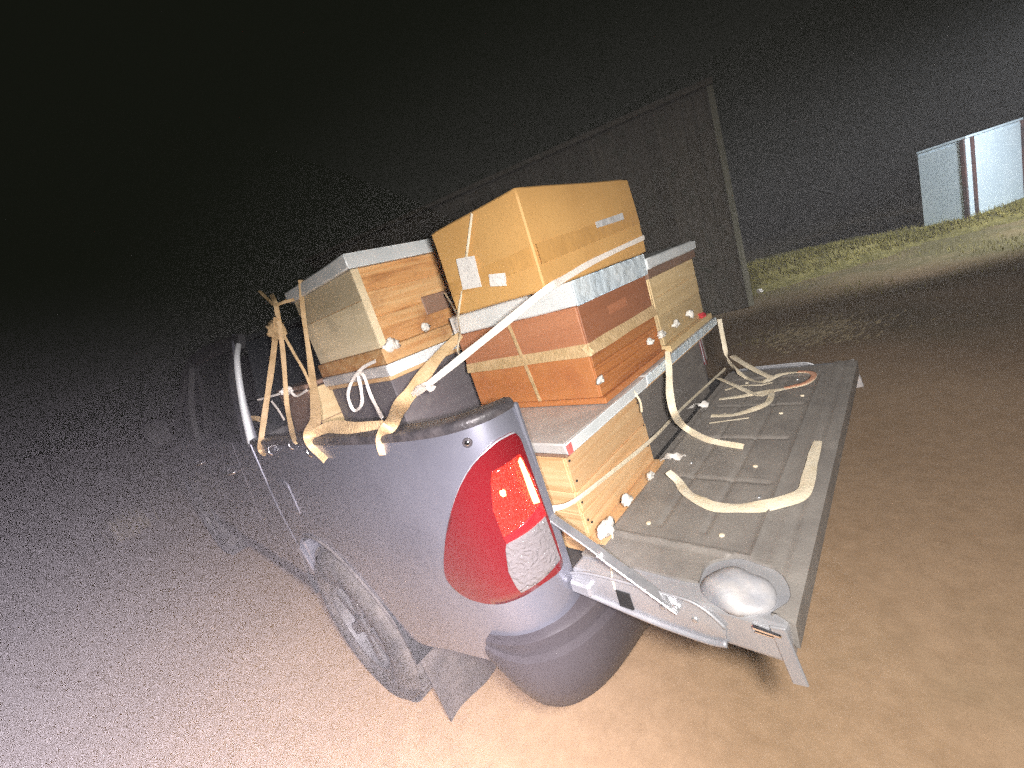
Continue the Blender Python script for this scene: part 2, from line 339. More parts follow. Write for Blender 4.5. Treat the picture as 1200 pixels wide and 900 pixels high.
def slab(x0, x1, y0, y1, z0, z1, bev=0.003, bm=None, seg=1):
    b = bmesh.new()
    bmesh.ops.create_cube(b, size=1.0)
    for v in b.verts:
        v.co = Vector((x0 + (v.co.x + .5) * (x1 - x0), y0 + (v.co.y + .5) * (y1 - y0), z0 + (v.co.z + .5) * (z1 - z0)))
    if bev:
        bmesh.ops.bevel(b, geom=list(b.edges), offset=bev, segments=seg, affect='EDGES', profile=0.6)
    if bm is None: return b
    me = bpy.data.meshes.new('t'); b.to_mesh(me); b.free(); bm.from_mesh(me); bpy.data.meshes.remove(me)
    return bm

def obox(c, ax, ay, az, sx, sy, sz, bev=0.002, bm=None):
    """oriented box, centre c, unit axes, full sizes"""
    b = slab(-sx / 2, sx / 2, -sy / 2, sy / 2, -sz / 2, sz / 2, bev)
    for v in b.verts: v.co = Vector(c) + Vector(ax) * v.co.x + Vector(ay) * v.co.y + Vector(az) * v.co.z
    if bm is None: return b
    me = bpy.data.meshes.new('t'); b.to_mesh(me); b.free(); bm.from_mesh(me); bpy.data.meshes.remove(me)
    return bm

def bar(p, q, w, t, up=(0, 0, 1), bev=0.002, bm=None):
    p, q = Vector(p), Vector(q); d = (q - p); L = d.length; d.normalize()
    s = d.cross(Vector(up)).normalized(); u = s.cross(d)
    return obox((p + q) / 2, d, s, u, L, w, t, bev, bm)

def smoothpath(P, n=6):
    P = [Vector(p) for p in P]; out = []
    for i in range(len(P) - 1):
        p0 = P[max(i - 1, 0)]; p1 = P[i]; p2 = P[i + 1]; p3 = P[min(i + 2, len(P) - 1)]
        for k in range(n):
            t = k / n
            out.append(0.5 * (2 * p1 + (p2 - p0) * t + (2 * p0 - 5 * p1 + 4 * p2 - p3) * t * t + (3 * p1 - p0 - 3 * p2 + p3) * t ** 3))
    out.append(P[-1]); return out

def ribbon(P, w, normal='cam', twist=0.0, thick=0.0012, n=6, seed=0, wv=0.12, frays=True, crown=0.0):
    """a flat strap along the path: real thickness, wavy edges, optional twist"""
    pts = smoothpath(P, n); V = []; F = []
    rnd = random.Random(seed); ph = rnd.random() * 6
    ncol = 5
    for i, p in enumerate(pts):
        d = (pts[min(i + 1, len(pts) - 1)] - pts[max(i - 1, 0)])
        d = d.normalized() if d.length > 1e-9 else Vector((1, 0, 0))
        nn = (CAM - p).normalized() if normal == 'cam' else Vector(normal)
        s = d.cross(nn)
        s = s.normalized() if s.length > 1e-6 else d.orthogonal().normalized()
        a = twist * math.sin(i * 0.33 + ph)
        s = Matrix.Rotation(a, 3, d) @ s
        nn = s.cross(d).normalized()
        ww = (w(i / (len(pts) - 1)) if callable(w) else w) * (1 + wv * math.sin(i * 0.7 + ph))
        for side in (1, -1):
            for k in range(ncol):
                t = k / (ncol - 1) - 0.5
                q = p + s * ww * t + nn * (side * thick * 0.5 + crown * ww * (math.cos(t * math.pi) - 0.6 + 0.25 * math.sin(9 * t + i * 0.5)))
                V.append(q)
    st = 2 * ncol
    for i in range(len(pts) - 1):
        a, b = i * st, (i + 1) * st
        for k in range(ncol - 1):
            F.append((a + k, a + k + 1, b + k + 1, b + k))
            F.append((a + ncol + k, b + ncol + k, b + ncol + k + 1, a + ncol + k + 1))
        F.append((a, b, b + ncol, a + ncol))
        F.append((a + ncol - 1, a + 2 * ncol - 1, b + 2 * ncol - 1, b + ncol - 1))
    for a in (0, (len(pts) - 1) * st):
        for k in range(ncol - 1):
            F.append((a + k, a + ncol + k, a + ncol + k + 1, a + k + 1))
    return [tuple(v) for v in V], F

def tube(P, r, n=5, seg=6):
    pts = smoothpath(P, n); V = []; F = []
    for i, p in enumerate(pts):
        d = (pts[min(i + 1, len(pts) - 1)] - pts[max(i - 1, 0)]).normalized()
        a = d.orthogonal().normalized() if i == 0 else (prev - d * prev.dot(d)).normalized()
        prev = a
        b = d.cross(a)
        rr = r(i / (len(pts) - 1)) if callable(r) else r
        for k in range(seg):
            t = 2 * math.pi * k / seg
            V.append(tuple(p + (a * math.cos(t) + b * math.sin(t)) * rr))
    for i in range(len(pts) - 1):
        for k in range(seg):
            F.append((i * seg + k, i * seg + (k + 1) % seg, (i + 1) * seg + (k + 1) % seg, (i + 1) * seg + k))
    F.append(tuple(range(seg))[::-1]); F.append(tuple(range((len(pts) - 1) * seg, len(pts) * seg)))
    return V, F

def blob(c, r, sx=1, sy=1, sz=1, amp=0.35, seed=0, sub=3, freq=2.2):
    b = bmesh.new()
    bmesh.ops.create_icosphere(b, subdivisions=sub, radius=1.0)
    off = Vector((seed * 3.7, seed * 1.3, seed * 7.1))
    for v in b.verts:
        k = 1 + amp * noise.noise(v.co * freq + off) + amp * 0.5 * noise.noise(v.co * freq * 2.7 + off)
        v.co = Vector(c) + Vector((v.co.x * sx, v.co.y * sy, v.co.z * sz)) * r * k
    return b

def mirror(data):
    V, F = data
    # the far flank alone is sheared a hand's breadth forward at the tail
    return [(-v[0], v[1] + FAR_SHIFT * max(0.0, min(1.0, (1.5 - v[1]) / 1.5)), v[2]) for v in V], [tuple(reversed(f)) for f in F]
FAR_SHIFT = 0.125

def mirror2(data):
    V, F = data
    return [(-v[0], v[1], v[2]) for v in V], [tuple(reversed(f)) for f in F]

def join(*ds):
    V = []; F = []
    for v, f in ds:
        o = len(V); V += list(v); F += [tuple(i + o for i in g) for g in f]
    return V, F

def lathe_x(prof, cx, cy, cz, n=48):
    """profile (x offset, radius) turned round an axis parallel to x"""
    V = []; F = []; m = len(prof)
    for k in range(n):
        t = 2 * math.pi * k / n
        for dx, r in prof: V.append((cx + dx, cy + r * math.cos(t), cz + r * math.sin(t)))
    for k in range(n):
        for j in range(m - 1):
            F.append((k * m + j, k * m + j + 1, ((k + 1) % n) * m + j + 1, ((k + 1) % n) * m + j))
    return V, F

# ------------------------------------------------------------------ body-side surface of the pickup (u along the flank from the tailgate, z up)
PLAN=[(-.700,.0),(-.745,.001),(-.795,.018),(-.836,.058),(-.862,.125),(-.876,.24),(-.886,.45),(-.892,.8),(-.894,1.2),(-.894,1.52),(-.894,6.0)]
PROF=[(.40,-.035),(.55,-.016),(.75,-.002),(.95,.004),(1.1,.0),(1.25,-.006),(1.36,-.014)]
def _dense():
    pts=[];n=len(PLAN)
    for i in range(n-1):
        p0=PLAN[max(i-1,0)];p1=PLAN[i];p2=PLAN[i+1];p3=PLAN[min(i+2,n-1)]
        for k in range(8):
            t=k/8
            if i>=7: pts.append((p1[0]+(p2[0]-p1[0])*t,p1[1]+(p2[1]-p1[1])*t)); continue
            f=lambda a,b,c,d:.5*(2*b+(c-a)*t+(2*a-5*b+4*c-d)*t*t+(3*b-a-3*c+d)*t**3)
            pts.append((f(p0[0],p1[0],p2[0],p3[0]),f(p0[1],p1[1],p2[1],p3[1])))
    pts.append(PLAN[-1]);return pts
DP=_dense();CU=[0]
for a,b in zip(DP,DP[1:]): CU.append(CU[-1]+math.dist(a,b))
def lerp(tab,z):
    if z<=tab[0][0]:return tab[0][1]
    for (a,b),(c,d) in zip(tab,tab[1:]):
        if z<=c:return b+(d-b)*(z-a)/(c-a)
    return tab[-1][1]
def plan(u):
    u=max(0,min(u,CU[-1]-1e-6))
    lo=0;hi=len(CU)-1
    while hi-lo>1:
        m=(lo+hi)//2
        if CU[m]<=u:lo=m
        else:hi=m
    t=(u-CU[lo])/(CU[hi]-CU[lo]);a,b=DP[lo],DP[hi]
    # smoothed normal
    def tan(i):
        i0=max(i-1,0);i1=min(i+1,len(DP)-1);dx=DP[i1][0]-DP[i0][0];dy=DP[i1][1]-DP[i0][1];l=math.hypot(dx,dy);return dx/l,dy/l
    ta,tb=tan(lo),tan(hi);tx=ta[0]*(1-t)+tb[0]*t;ty=ta[1]*(1-t)+tb[1]*t;l=math.hypot(tx,ty)
    return a[0]+(b[0]-a[0])*t,a[1]+(b[1]-a[1])*t,-ty/l,tx/l   # outward normal (left/back)
def S(u,z,off=0):
    x,y,nx,ny=plan(u);d=lerp(PROF,z)+off
    return (x+nx*d,y+ny*d,z)


def y2u(y):
    lo, hi = 0.0, 6.0
    for _ in range(40):
        m = (lo + hi) / 2
        if plan(m)[1] < y: lo = m
        else: hi = m
    return lo

def patch(us, zlo, zhi, nz=10, off=0.0, skirt=0.012, roll=0.004):
    """columns at us, each from zlo(u) to zhi(u); the border rolls back into the body"""
    V = []; F = []; n = len(us)
    def idx(i, j): return i * (nz + 1) + j
    for i, u in enumerate(us):
        a, b = zlo(u), zhi(u)
        for j in range(nz + 1): V.append(S(u, a + (b - a) * j / nz, off))
    for i in range(n - 1):
        for j in range(nz): F.append((idx(i, j), idx(i + 1, j), idx(i + 1, j + 1), idx(i, j + 1)))
    if skirt:
        ring = [(us[i], zlo(us[i])) for i in range(n)] + [(us[-1], zlo(us[-1]) + (zhi(us[-1]) - zlo(us[-1])) * j / nz) for j in range(1, nz + 1)]
        ring += [(us[i], zhi(us[i])) for i in range(n - 2, -1, -1)] + [(us[0], zlo(us[0]) + (zhi(us[0]) - zlo(us[0])) * j / nz) for j in range(nz - 1, 0, -1)]
        ids = [idx(i, 0) for i in range(n)] + [idx(n - 1, j) for j in range(1, nz + 1)] + [idx(i, nz) for i in range(n - 2, -1, -1)] + [idx(0, j) for j in range(nz - 1, 0, -1)]
        cu = sum(r[0] for r in ring) / len(ring); cz = sum(r[1] for r in ring) / len(ring)
        base = len(V); m = len(ring)
        for (u, z) in ring:
            du, dz = u - cu, z - cz; l = math.hypot(du, dz) or 1
            V.append(S(max(0, u + du / l * roll), z + dz / l * roll, off - skirt * 0.35))
        for (u, z) in ring:
            du, dz = u - cu, z - cz; l = math.hypot(du, dz) or 1
            V.append(S(max(0, u + du / l * roll * 1.2), z + dz / l * roll * 1.2, off - skirt))
        for k in range(m):
            k2 = (k + 1) % m
            F.append((ids[k], ids[k2], base + k2, base + k))
            F.append((base + k, base + k2, base + m + k2, base + m + k))
    return V, F

def poly_patch(poly, n=16, nz=10, off=0.0, skirt=0.012, roll=0.003):
    us0 = [p[0] for p in poly]; u0, u1 = min(us0) + 1e-4, max(us0) - 1e-4
    us = sorted(set([u0 + (u1 - u0) * (0.5 - 0.5 * math.cos(math.pi * i / n)) for i in range(n + 1)]))
    def zz(u):
        zs = []
        for (a, b), (c, d) in zip(poly, poly[1:] + poly[:1]):
            if (a - u) * (c - u) <= 0 and abs(a - c) > 1e-9: zs.append(b + (d - b) * (u - a) / (c - a))
        return min(zs), max(zs)
    return patch(us, lambda u: zz(u)[0], lambda u: zz(u)[1], nz, off, skirt, roll)

def dense(P, n=5):
    """smooth closed outline"""
    m = len(P); out = []
    for i in range(m):
        p0, p1, p2, p3 = P[i - 1], P[i], P[(i + 1) % m], P[(i + 2) % m]
        for k in range(n):
            t = k / n
            out.append(tuple(0.5 * (2 * b + (c - a) * t + (2 * a - 5 * b + 4 * c - d) * t * t + (3 * b - a - 3 * c + d) * t ** 3) for a, b, c, d in zip(p0, p1, p2, p3)))
    return out

def frange(a, b, step):
    n = max(1, round((b - a) / step))
    return [a + (b - a) * i / n for i in range(n + 1)]

# ------------------------------------------------------------------ the ground
def ground():
    m, nt, b = new_mat('packed_earth')
    tc = N(nt, 'ShaderNodeTexCoord')
    n1 = N(nt, 'ShaderNodeTexNoise', Scale=0.55, Detail=8.0, Roughness=0.6)
    n2 = N(nt, 'ShaderNodeTexNoise', Scale=14.0, Detail=8.0, Roughness=0.7)
    n3 = N(nt, 'ShaderNodeTexNoise', Scale=0.35, Detail=6.0, Roughness=0.65)
    for n_ in (n1, n2, n3): nt.links.new(tc.outputs['Object'], n_.inputs['Vector'])
    r1 = ramp(nt, n1.outputs[0], [(0.3, (0.46, 0.295, 0.170)), (0.7, (0.60, 0.405, 0.25))])
    r2 = ramp(nt, n2.outputs[0], [(0.32, (0.76, 0.74, 0.70)), (0.64, (1, 1, 1))])
    mx = N(nt, 'ShaderNodeMixRGB', blend_type='MULTIPLY'); mx.inputs[0].default_value = 0.8
    nt.links.new(r1.outputs[0], mx.inputs[1]); nt.links.new(r2.outputs[0], mx.inputs[2])
    # grass-stained soil further out on the right-hand side
    sp = N(nt, 'ShaderNodeSeparateXYZ'); nt.links.new(tc.outputs['Object'], sp.inputs[0])
    mr = N(nt, 'ShaderNodeMapRange'); mr.inputs['From Min'].default_value = 2.8; mr.inputs['From Max'].default_value = 7.5
    nt.links.new(sp.outputs['X'], mr.inputs[0])
    ad = N(nt, 'ShaderNodeMath', operation='MULTIPLY_ADD'); ad.inputs[1].default_value = 2.2; ad.inputs[2].default_value = -1.3
    nt.links.new(n3.outputs[0], ad.inputs[0])
    sm = N(nt, 'ShaderNodeMath', operation='ADD'); nt.links.new(mr.outputs[0], sm.inputs[0]); nt.links.new(ad.outputs[0], sm.inputs[1])
    cl = N(nt, 'ShaderNodeClamp'); nt.links.new(sm.outputs[0], cl.inputs[0])
    mg = N(nt, 'ShaderNodeMixRGB'); nt.links.new(cl.outputs[0], mg.inputs[0]); nt.links.new(mx.outputs[0], mg.inputs[1])
    rg = ramp(nt, n2.outputs[0], [(0.35, (0.12, 0.105, 0.042)), (0.65, (0.22, 0.185, 0.085))])
    nt.links.new(rg.outputs[0], mg.inputs[2])
    nt.links.new(mg.outputs[0], b.inputs['Base Color'])
    b.inputs['Roughness'].default_value = 0.95
    bp = N(nt, 'ShaderNodeBump', Strength=0.22, Distance=0.02)
    nt.links.new(n2.outputs[0], bp.inputs['Height']); nt.links.new(bp.outputs[0], b.inputs['Normal'])
    M['ground'] = m
    xs = [-90, -60, -40, -25, -15] + frange(-10, 16, 0.2) + [20, 28, 40, 60, 90]
    ys = [-90, -60, -40, -25, -15] + frange(-10, 16, 0.2) + [20, 28, 40, 60, 90]
    V = []; F = []
    for x in xs:
        for y in ys:
            k = max(0.0, min(1.0, (16 - max(abs(x - 3), abs(y - 3))) / 4))
            h = 0.020 * noise.noise(Vector((x * 0.9, y * 0.9, 0))) + 0.005 * noise.noise(Vector((x * 3.1, y * 3.1, 2)))
            dtyre = min(math.hypot(x - sx, y - sy) for sx in (-.8, .8) for sy in (1.2, 4.285))
            k *= min(1, max(0, (dtyre - .15) / .3))
            V.append((x, y, h * k))
    m_ = len(ys)
    for i in range(len(xs) - 1):
        for j in range(m_ - 1): F.append((i * m_ + j, (i + 1) * m_ + j, (i + 1) * m_ + j + 1, i * m_ + j + 1))
    meta(obj('ground', (V, F), m, None, True), kind='structure')
ground()

# ------------------------------------------------------------------ background: barn, white cabin, grass bank
def barn():
    c0 = Vector((6.70, 1.36, 0)); d = Vector((-0.384, 0.9233, 0)); nrm = Vector((-0.9233, -0.384, 0)); up = Vector((0, 0, 1))
    t = thing('barn', 'dark weathered plank barn with a pale corner board behind the loaded truck', 'barn', c0)
    L, H, W = 8.6, 3.50, 4.0
    wb = bmesh.new()
    obox(c0 + d * L / 2 - nrm * 0.10 + up * H / 2, d, nrm, up, L, 0.12, H, 0, wb)
    obox(c0 - nrm * (W / 2 + .05) + d * 0.06 + up * H / 2, d, nrm, up, 0.12, W, H, 0, wb)
    obox(c0 - nrm * (W / 2 + .05) + d * (L - .06) + up * H / 2, d, nrm, up, 0.12, W, H, 0, wb)
    obox(c0 + d * L / 2 - nrm * (W + .05) + up * H / 2, d, nrm, up, L, 0.12, H, 0, wb)
    wall = obj('wall', wb, 'shed_plank', t)
    rnd = random.Random(4); s = 0.12; k = 0
    while s < L - 0.2:
        w = rnd.uniform(0.17, 0.24)
        if s + w > L: w = L - s
        obj('plank', obox(c0 + d * (s + w / 2) - nrm * (0.028 - rnd.uniform(0, 0.008)) + up * (H / 2 + rnd.uniform(-.02, .01)), d, nrm, up, w - 0.012, 0.024, H - 0.06, 0.003), 'shed_plank', wall)
        s += w
    obj('corner_board', obox(c0 + d * 0.045 + nrm * 0.005 + up * (H / 2), d, nrm, up, 0.09, 0.05, H - 0.02, 0.004), 'shed_trim', t)
    rb = bmesh.new()
    obox(c0 + d * L / 2 - nrm * (W / 2 - 0.05) + up * (H + 0.05), d, nrm, up, L + 0.02, W + 0.1, 0.08, 0.01, rb)
    obj('roof', rb, 'shed_plank', t)
barn()

def cabin():
    cn = Vector((10.76, -1.46, -0.20)); up = Vector((0, 0, 1))
    e1 = (Vector((11.16, -0.82, -0.20)) - cn); w1 = e1.length; e1.normalize()
    e2 = (Vector((12.05, -2.22, -0.20)) - cn); e2 = (e2 - e1 * e2.dot(e1)); e2.normalize(); w2 = 1.55
    H = 1.73
    t = thing('cabin', 'small pale blue white cabin with a dark corner post on the grass at right', 'cabin', cn)
    b = bmesh.new()
    obox(cn + e1 * w1 / 2 + e2 * w2 / 2 + up * H / 2, e1, e2, up, w1, w2, H, 0.01, b)
    obj('wall', b, 'white_panel', t)
    for s0, s1 in ((0.09, w1 - 0.02),):
        obj('panel', obox(cn + e1 * (s0 + s1) / 2 - e2 * 0.008 + up * (H / 2 + .02), e1, e2, up, s1 - s0, 0.02, H - 0.12, 0.003), 'white_panel', t)
    obj('panel', obox(cn + e2 * (w2 / 2 + 0.03) - e1 * 0.008 + up * (H / 2 + .02), e2, e1, up, w2 - 0.26, 0.02, H - 0.12, 0.003), 'white_panel', t)
    for (p, q) in ((e1 * 0.05 - e2 * 0.004, 0), (e2 * 0.13 - e1 * 0.004, 0), (e2 * (w2 - 0.04) - e1 * 0.004, 0)):
        obj('post', obox(cn + p + up * (H / 2), e1, e2, up, 0.060, 0.060, H + 0.01, 0.004), 'dark_post', t)
    obj('roof', obox(cn + e1 * w1 / 2 + e2 * w2 / 2 + up * (H + 0.025), e1, e2, up, w1 + 0.02, w2 + 0.02, 0.04, 0.008), 'white_panel', t)
cabin()

M['bank'] = mottled('mossy_bank', (0.13, 0.115, 0.035), (0.27, 0.235, 0.08), 5.0, 0.95, 0, 0.6, 30, detail=10)
M['blade'] = mottled('grass_blades', (0.16, 0.145, 0.035), (0.32, 0.28, 0.08), 1.5, 0.9, 0, 0)
M['straw'] = mottled('dry_straw', (0.30, 0.23, 0.13), (0.42, 0.34, 0.21), 20, 0.9, 0, 0)

def bank():
    # low grassy ledge running from beside the barn towards the cabin
    axis = [(8.35, 1.95, .34), (8.55, 1.45, .37), (8.95, .85, .36), (9.35, .25, .34), (9.75, -.15, .22), (10.05, -.75, .14), (10.5, -1.7, .12), (11.2, -2.7, .13), (12.6, -4.2, .14), (15, -6.5, .15)]
    A = smoothpath(axis, 8); V = []; F = []
    prof = [(-.75, -.06), (-.40, .12), (-.30, .55), (-.22, .92), (-.05, 1.0), (.25, 1.0), (.7, .98), (1.3, .95), (2.4, .85), (3.6, -.2)]
    for i, p in enumerate(A):
        d = (A[min(i + 1, len(A) - 1)] - A[max(i - 1, 0)]); d.z = 0; d.normalize(); s = Vector((-d.y, d.x, 0))
        if s.x < 0: s = -s
        e = min(1, i / 4)
        for k, (o, h) in enumerate(prof):
            q = Vector((p.x, p.y, 0)) + s * o
            n_ = 0.05 * noise.noise(q * 3.0) + 0.03 * noise.noise(q * 9)
            V.append((q.x + n_, q.y - n_, max(-.06, p.z * h * (0.25 + .75 * e) + n_ * (1 if h > .1 else 0))))
    m = len(prof)
    for i in range(len(A) - 1):
        for k in range(m - 1): F.append((i * m + k, (i + 1) * m + k, (i + 1) * m + k + 1, i * m + k + 1))
    o = obj('grass_bank', (V, F), 'bank', None, True); meta(o, kind='structure')
    # blades
    rnd = random.Random(11); bv = []; bf = []
    def blade(p, h, w):
        a = rnd.uniform(0, 6.28); l = rnd.uniform(.1, .7) * h; dx, dy = math.cos(a), math.sin(a)
        i = len(bv); px, py = -dy * w, dx * w
        bv.extend([(p.x - px, p.y - py, p.z - .01), (p.x + px, p.y + py, p.z - .01), (p.x + px * .6 + dx * l * .4, p.y + py * .6 + dy * l * .4, p.z + h * .6), (p.x - px * .6 + dx * l * .4, p.y - py * .6 + dy * l * .4, p.z + h * .6), (p.x + dx * l, p.y + dy * l, p.z + h)])
        bf.extend([(i, i + 1, i + 2, i + 3), (i + 3, i + 2, i + 4)])
    for _ in range(9000):
        i = rnd.randrange(len(A) - 1); k = rnd.choice([1, 2, 3, 3, 4, 4, 5, 6])
        a = Vector(V[i * m + k]); b_ = Vector(V[(i + 1) * m + k + 1]); c_ = Vector(V[i * m + k + 1])
        u, v = rnd.random(), rnd.random()
        if u + v > 1: u, v = 1 - u, 1 - v
        blade(a + (b_ - a) * u + (c_ - a) * v, rnd.uniform(.03, .11), .006)
    for _ in range(15000):
        x = 4.2 + 8.5 * rnd.random(); y = -7 + 9 * rnd.random()
        dens = noise.noise(Vector((x * .7, y * .7, 5))) + (x - 6.5) * .16
        if dens < rnd.uniform(-.1, .5): continue
        blade(Vector((x, y, 0.0)), rnd.uniform(.02, .07), .005)
    o = obj('grass', (bv, bf), 'blade'); meta(o, 'short yellowish green grass along the low bank and the rough ground at right', 'grass', kind='stuff')
    # dry straw strewn behind the far end of the tailgate
    bv.clear(); bf.clear()
    for _ in range(1500):
        x = rnd.gauss(4.35, .30); y = rnd.gauss(.28, .28)
        a = rnd.uniform(-.5, .5) - .8; l = rnd.uniform(.02, .07); i = len(bv); dx, dy = math.cos(a) * l, math.sin(a) * l
        z = .012 + rnd.random() * .03; wx, wy = -math.sin(a) * .004, math.cos(a) * .004
        bv.extend([(x - wx, y - wy, z), (x + wx, y + wy, z), (x + dx + wx, y + dy + wy, z + rnd.uniform(-.008, .02)), (x + dx - wx, y + dy - wy, z + .006)])
        bf.append((i, i + 1, i + 2, i + 3))
    o = obj('straw', (bv[:], bf[:]), 'straw'); meta(o, 'patch of pale dry straw on the bare ground beyond the tailgate', 'straw', kind='stuff')
    bv.clear(); bf.clear()
    for _ in range(260):
        blade(Vector((rnd.gauss(-1.42, .10), rnd.gauss(7.4, .18), 0)), rnd.uniform(.12, .38), .007)
    o = obj('dry_grass_tuft', (bv[:], bf[:]), 'straw'); meta(o, 'tan tuft of dry grass in the dark beyond the truck, at far left', 'grass tuft', kind='stuff')
bank()
for i, (p, lab) in enumerate(zip(DATA['litter'], ('white scrap of litter at the foot of the barn corner, the farther of two', 'white scrap of litter by the barn corner, the nearer of two'))):
    o = obj('litter', blob((p[0], p[1], p[2] + .07), .05, 1, 1, .8, .6, i + 2, 2), 'paper'); meta(o, lab, 'litter', 'scraps by the barn corner')

# ------------------------------------------------------------------ the pickup truck
RAIL = [(0, 1.338), (.15, 1.337), (.31, 1.329), (.51, 1.320), (.79, 1.312), (1.6, 1.292)]
def zrail(u): return lerp(RAIL, u)
T = thing('pickup_truck', 'silver grey double cab pickup seen from its rear left corner with tailgate lowered', 'pickup truck', (0, 2.6, 0))
U_CAB = y2u(1.53); U_BED = y2u(1.505)
AX_Y, AX_Z, AX_R = 1.20, .40, .462
def side_low(u):
    y = plan(u)[1]
    base = lerp([(0, .80), (.10, .795), (.26, .765), (.29, .66), (.54, .60), (.72, .535), (.80, .52), (9, .50)], u)
    for ay in (AX_Y, 4.285):
        if abs(y - ay) < AX_R: base = max(base, AX_Z + math.sqrt(AX_R ** 2 - (y - ay) ** 2))
    return base
us = sorted(set(frange(0.0005, .35, .014) + frange(.35, U_BED, .035) + frange(y2u(AX_Y - AX_R - .01), y2u(AX_Y - AX_R + .06), .008) + frange(y2u(AX_Y + AX_R - .06), min(U_BED, y2u(AX_Y + AX_R + .01)), .008)))
us = [u for i, u in enumerate(us) if i == 0 or u - us[i - 1] > .003]
us = [u for u in us if u <= U_BED]
pL = patch(us, side_low, zrail, 16, 0, .02, .004)
for fn in (lambda d: d, mirror): obj('bed_side', fn(pL), 'paint', T, True, 50)

# inner bed: floor, walls, jambs
bm = bmesh.new()
slab(-.795, .795, .16, 1.49, .80, .855, .004, bm); slab(-.715, .715, .014, .159, .80, .8548, .002, bm)
obj('bed_floor', bm, 'liner_dark', T)
for s in (-1, 1):
    V = []; F = []
    uu = frange(.02, U_BED - .01, .05)
    for u in uu:
        x, y, _, _ = plan(u)
        xi = max(x + .06, -.84) if y > .05 else max(x + .03, -.74)
        V += [(xi, y + .012, .84), (xi - .01, y + .012, 1.0), (xi - .012, y + .012, 1.2), (xi - .012, y + .012, zrail(u) - .004)]
    for i in range(len(uu) - 1):
        for j in range(3): F.append((i * 4 + j, i * 4 + 4 + j, i * 4 + 5 + j, i * 4 + 1 + j))
    d = (V, F)
    obj('bed_inner_wall', d if s < 0 else mirror(d), 'liner_dark', T, True)
    bmj = bmesh.new(); slab(-.704, -.690, .002, .075, .80, 1.33, .004, bmj)
    if s > 0:
        for v in bmj.verts: v.co.x *= -1; v.co.y += FAR_SHIFT
    obj('jamb', bmj, 'paint', T)
bm = bmesh.new(); slab(-.84, .84, 1.475, 1.50, .80, 1.30, .006, bm)
obj('bed_front_wall', bm, 'liner_dark', T)

# black over-rail caps
for s in (-1, 1):
    uu = frange(.002, .40, .02) + frange(.44, U_BED - .005, .05)
    sec = [(.004, -.016), (.006, -.004), (.003, .003), (-.006, .007), (-.045, .008), (-.062, .004), (-.068, -.006), (-.068, -.045)]
    V = []; F = []; n = len(sec)
    for u in uu:
        x, y, nx, ny = plan(u); zr = zrail(u); d0 = lerp(PROF, zr)
        k = min(1, .45 + u / .12)
        for (o, h) in sec:
            o2 = o if o > 0 else o * k
            V.append((x + nx * (d0 + o2), y + ny * (d0 + o2), zr + h))
    for i in range(len(uu) - 1):
        for j in range(n - 1): F.append((i * n + j, (i + 1) * n + j, (i + 1) * n + j + 1, i * n + j + 1))
    F.append(tuple(range(n))); F.append(tuple((len(uu) - 1) * n + j for j in range(n))[::-1])
    d = (V, F)
    rc = obj('rail_cap', d if s < 0 else mirror(d), 'rail_plastic', T, True, 45)
# plug bolt in the body side under the rail cap
w = S(.147, 1.292, .002); x_, y_, nx_, ny_ = plan(.147); nv = Vector((nx_, ny_, 0)); tv = Vector((-ny_, nx_, 0))
def disc(c, n, r0, prof, seg=20):
    n = Vector(n).normalized(); a = n.orthogonal().normalized(); b = n.cross(a); V = []; F = []
    for k in range(seg):
        t = 2 * math.pi * k / seg
        for (r, h) in prof: V.append(tuple(Vector(c) + (a * math.cos(t) + b * math.sin(t)) * r * r0 + n * h * r0))
    m = len(prof)
    for k in range(seg):
        for j in range(m - 1): F.append((k * m + j, ((k + 1) % seg) * m + j, ((k + 1) % seg) * m + j + 1, k * m + j + 1))
    F.append(tuple(k * m + m - 1 for k in range(seg)))
    return V, F
for fn in (lambda d: d, mirror):
    bo = obj('body_bolt', fn(disc(w, nv, .011, [(1, -.2), (1, .2), (.8, .35), (.62, .2)])), 'black_plastic', T, True)
    obj('bolt_head', fn(disc(Vector(w) + nv * .002, nv, .0065, [(1, -.2), (1, .35), (.7, .6), (.3, .65)])), 'chrome', bo, True)

# wheel-arch lips and housings
for ay in (AX_Y, 4.285):
    P = []
    for k in range(25):
        a = math.radians(196 - k * (212 / 24.0)); yy = ay + AX_R * math.cos(a); zz = AX_Z + AX_R * math.sin(a)
        if zz < .53: continue
        P.append(S(y2u(yy), zz, .004))
    d = tube(P, .0055, 2, 8)
    hs = []; hf = []
    for k in range(25):
        a = math.pi * k / 24
        for xx in (-.885, -.50): hs.append((xx, ay + (AX_R + .01) * math.cos(a), AX_Z + .01 + (AX_R + .008) * math.sin(a)))
    for k in range(24): hf.append((2 * k, 2 * k + 1, 2 * k + 3, 2 * k + 2))
    hf.append(tuple(2 * k + 1 for k in range(25)))
    for fn in (lambda d: d, mirror):
        obj('arch_lip', fn(d), 'flap', T, True)
        obj('wheel_housing', fn((hs, hf)), 'dark', T, True)

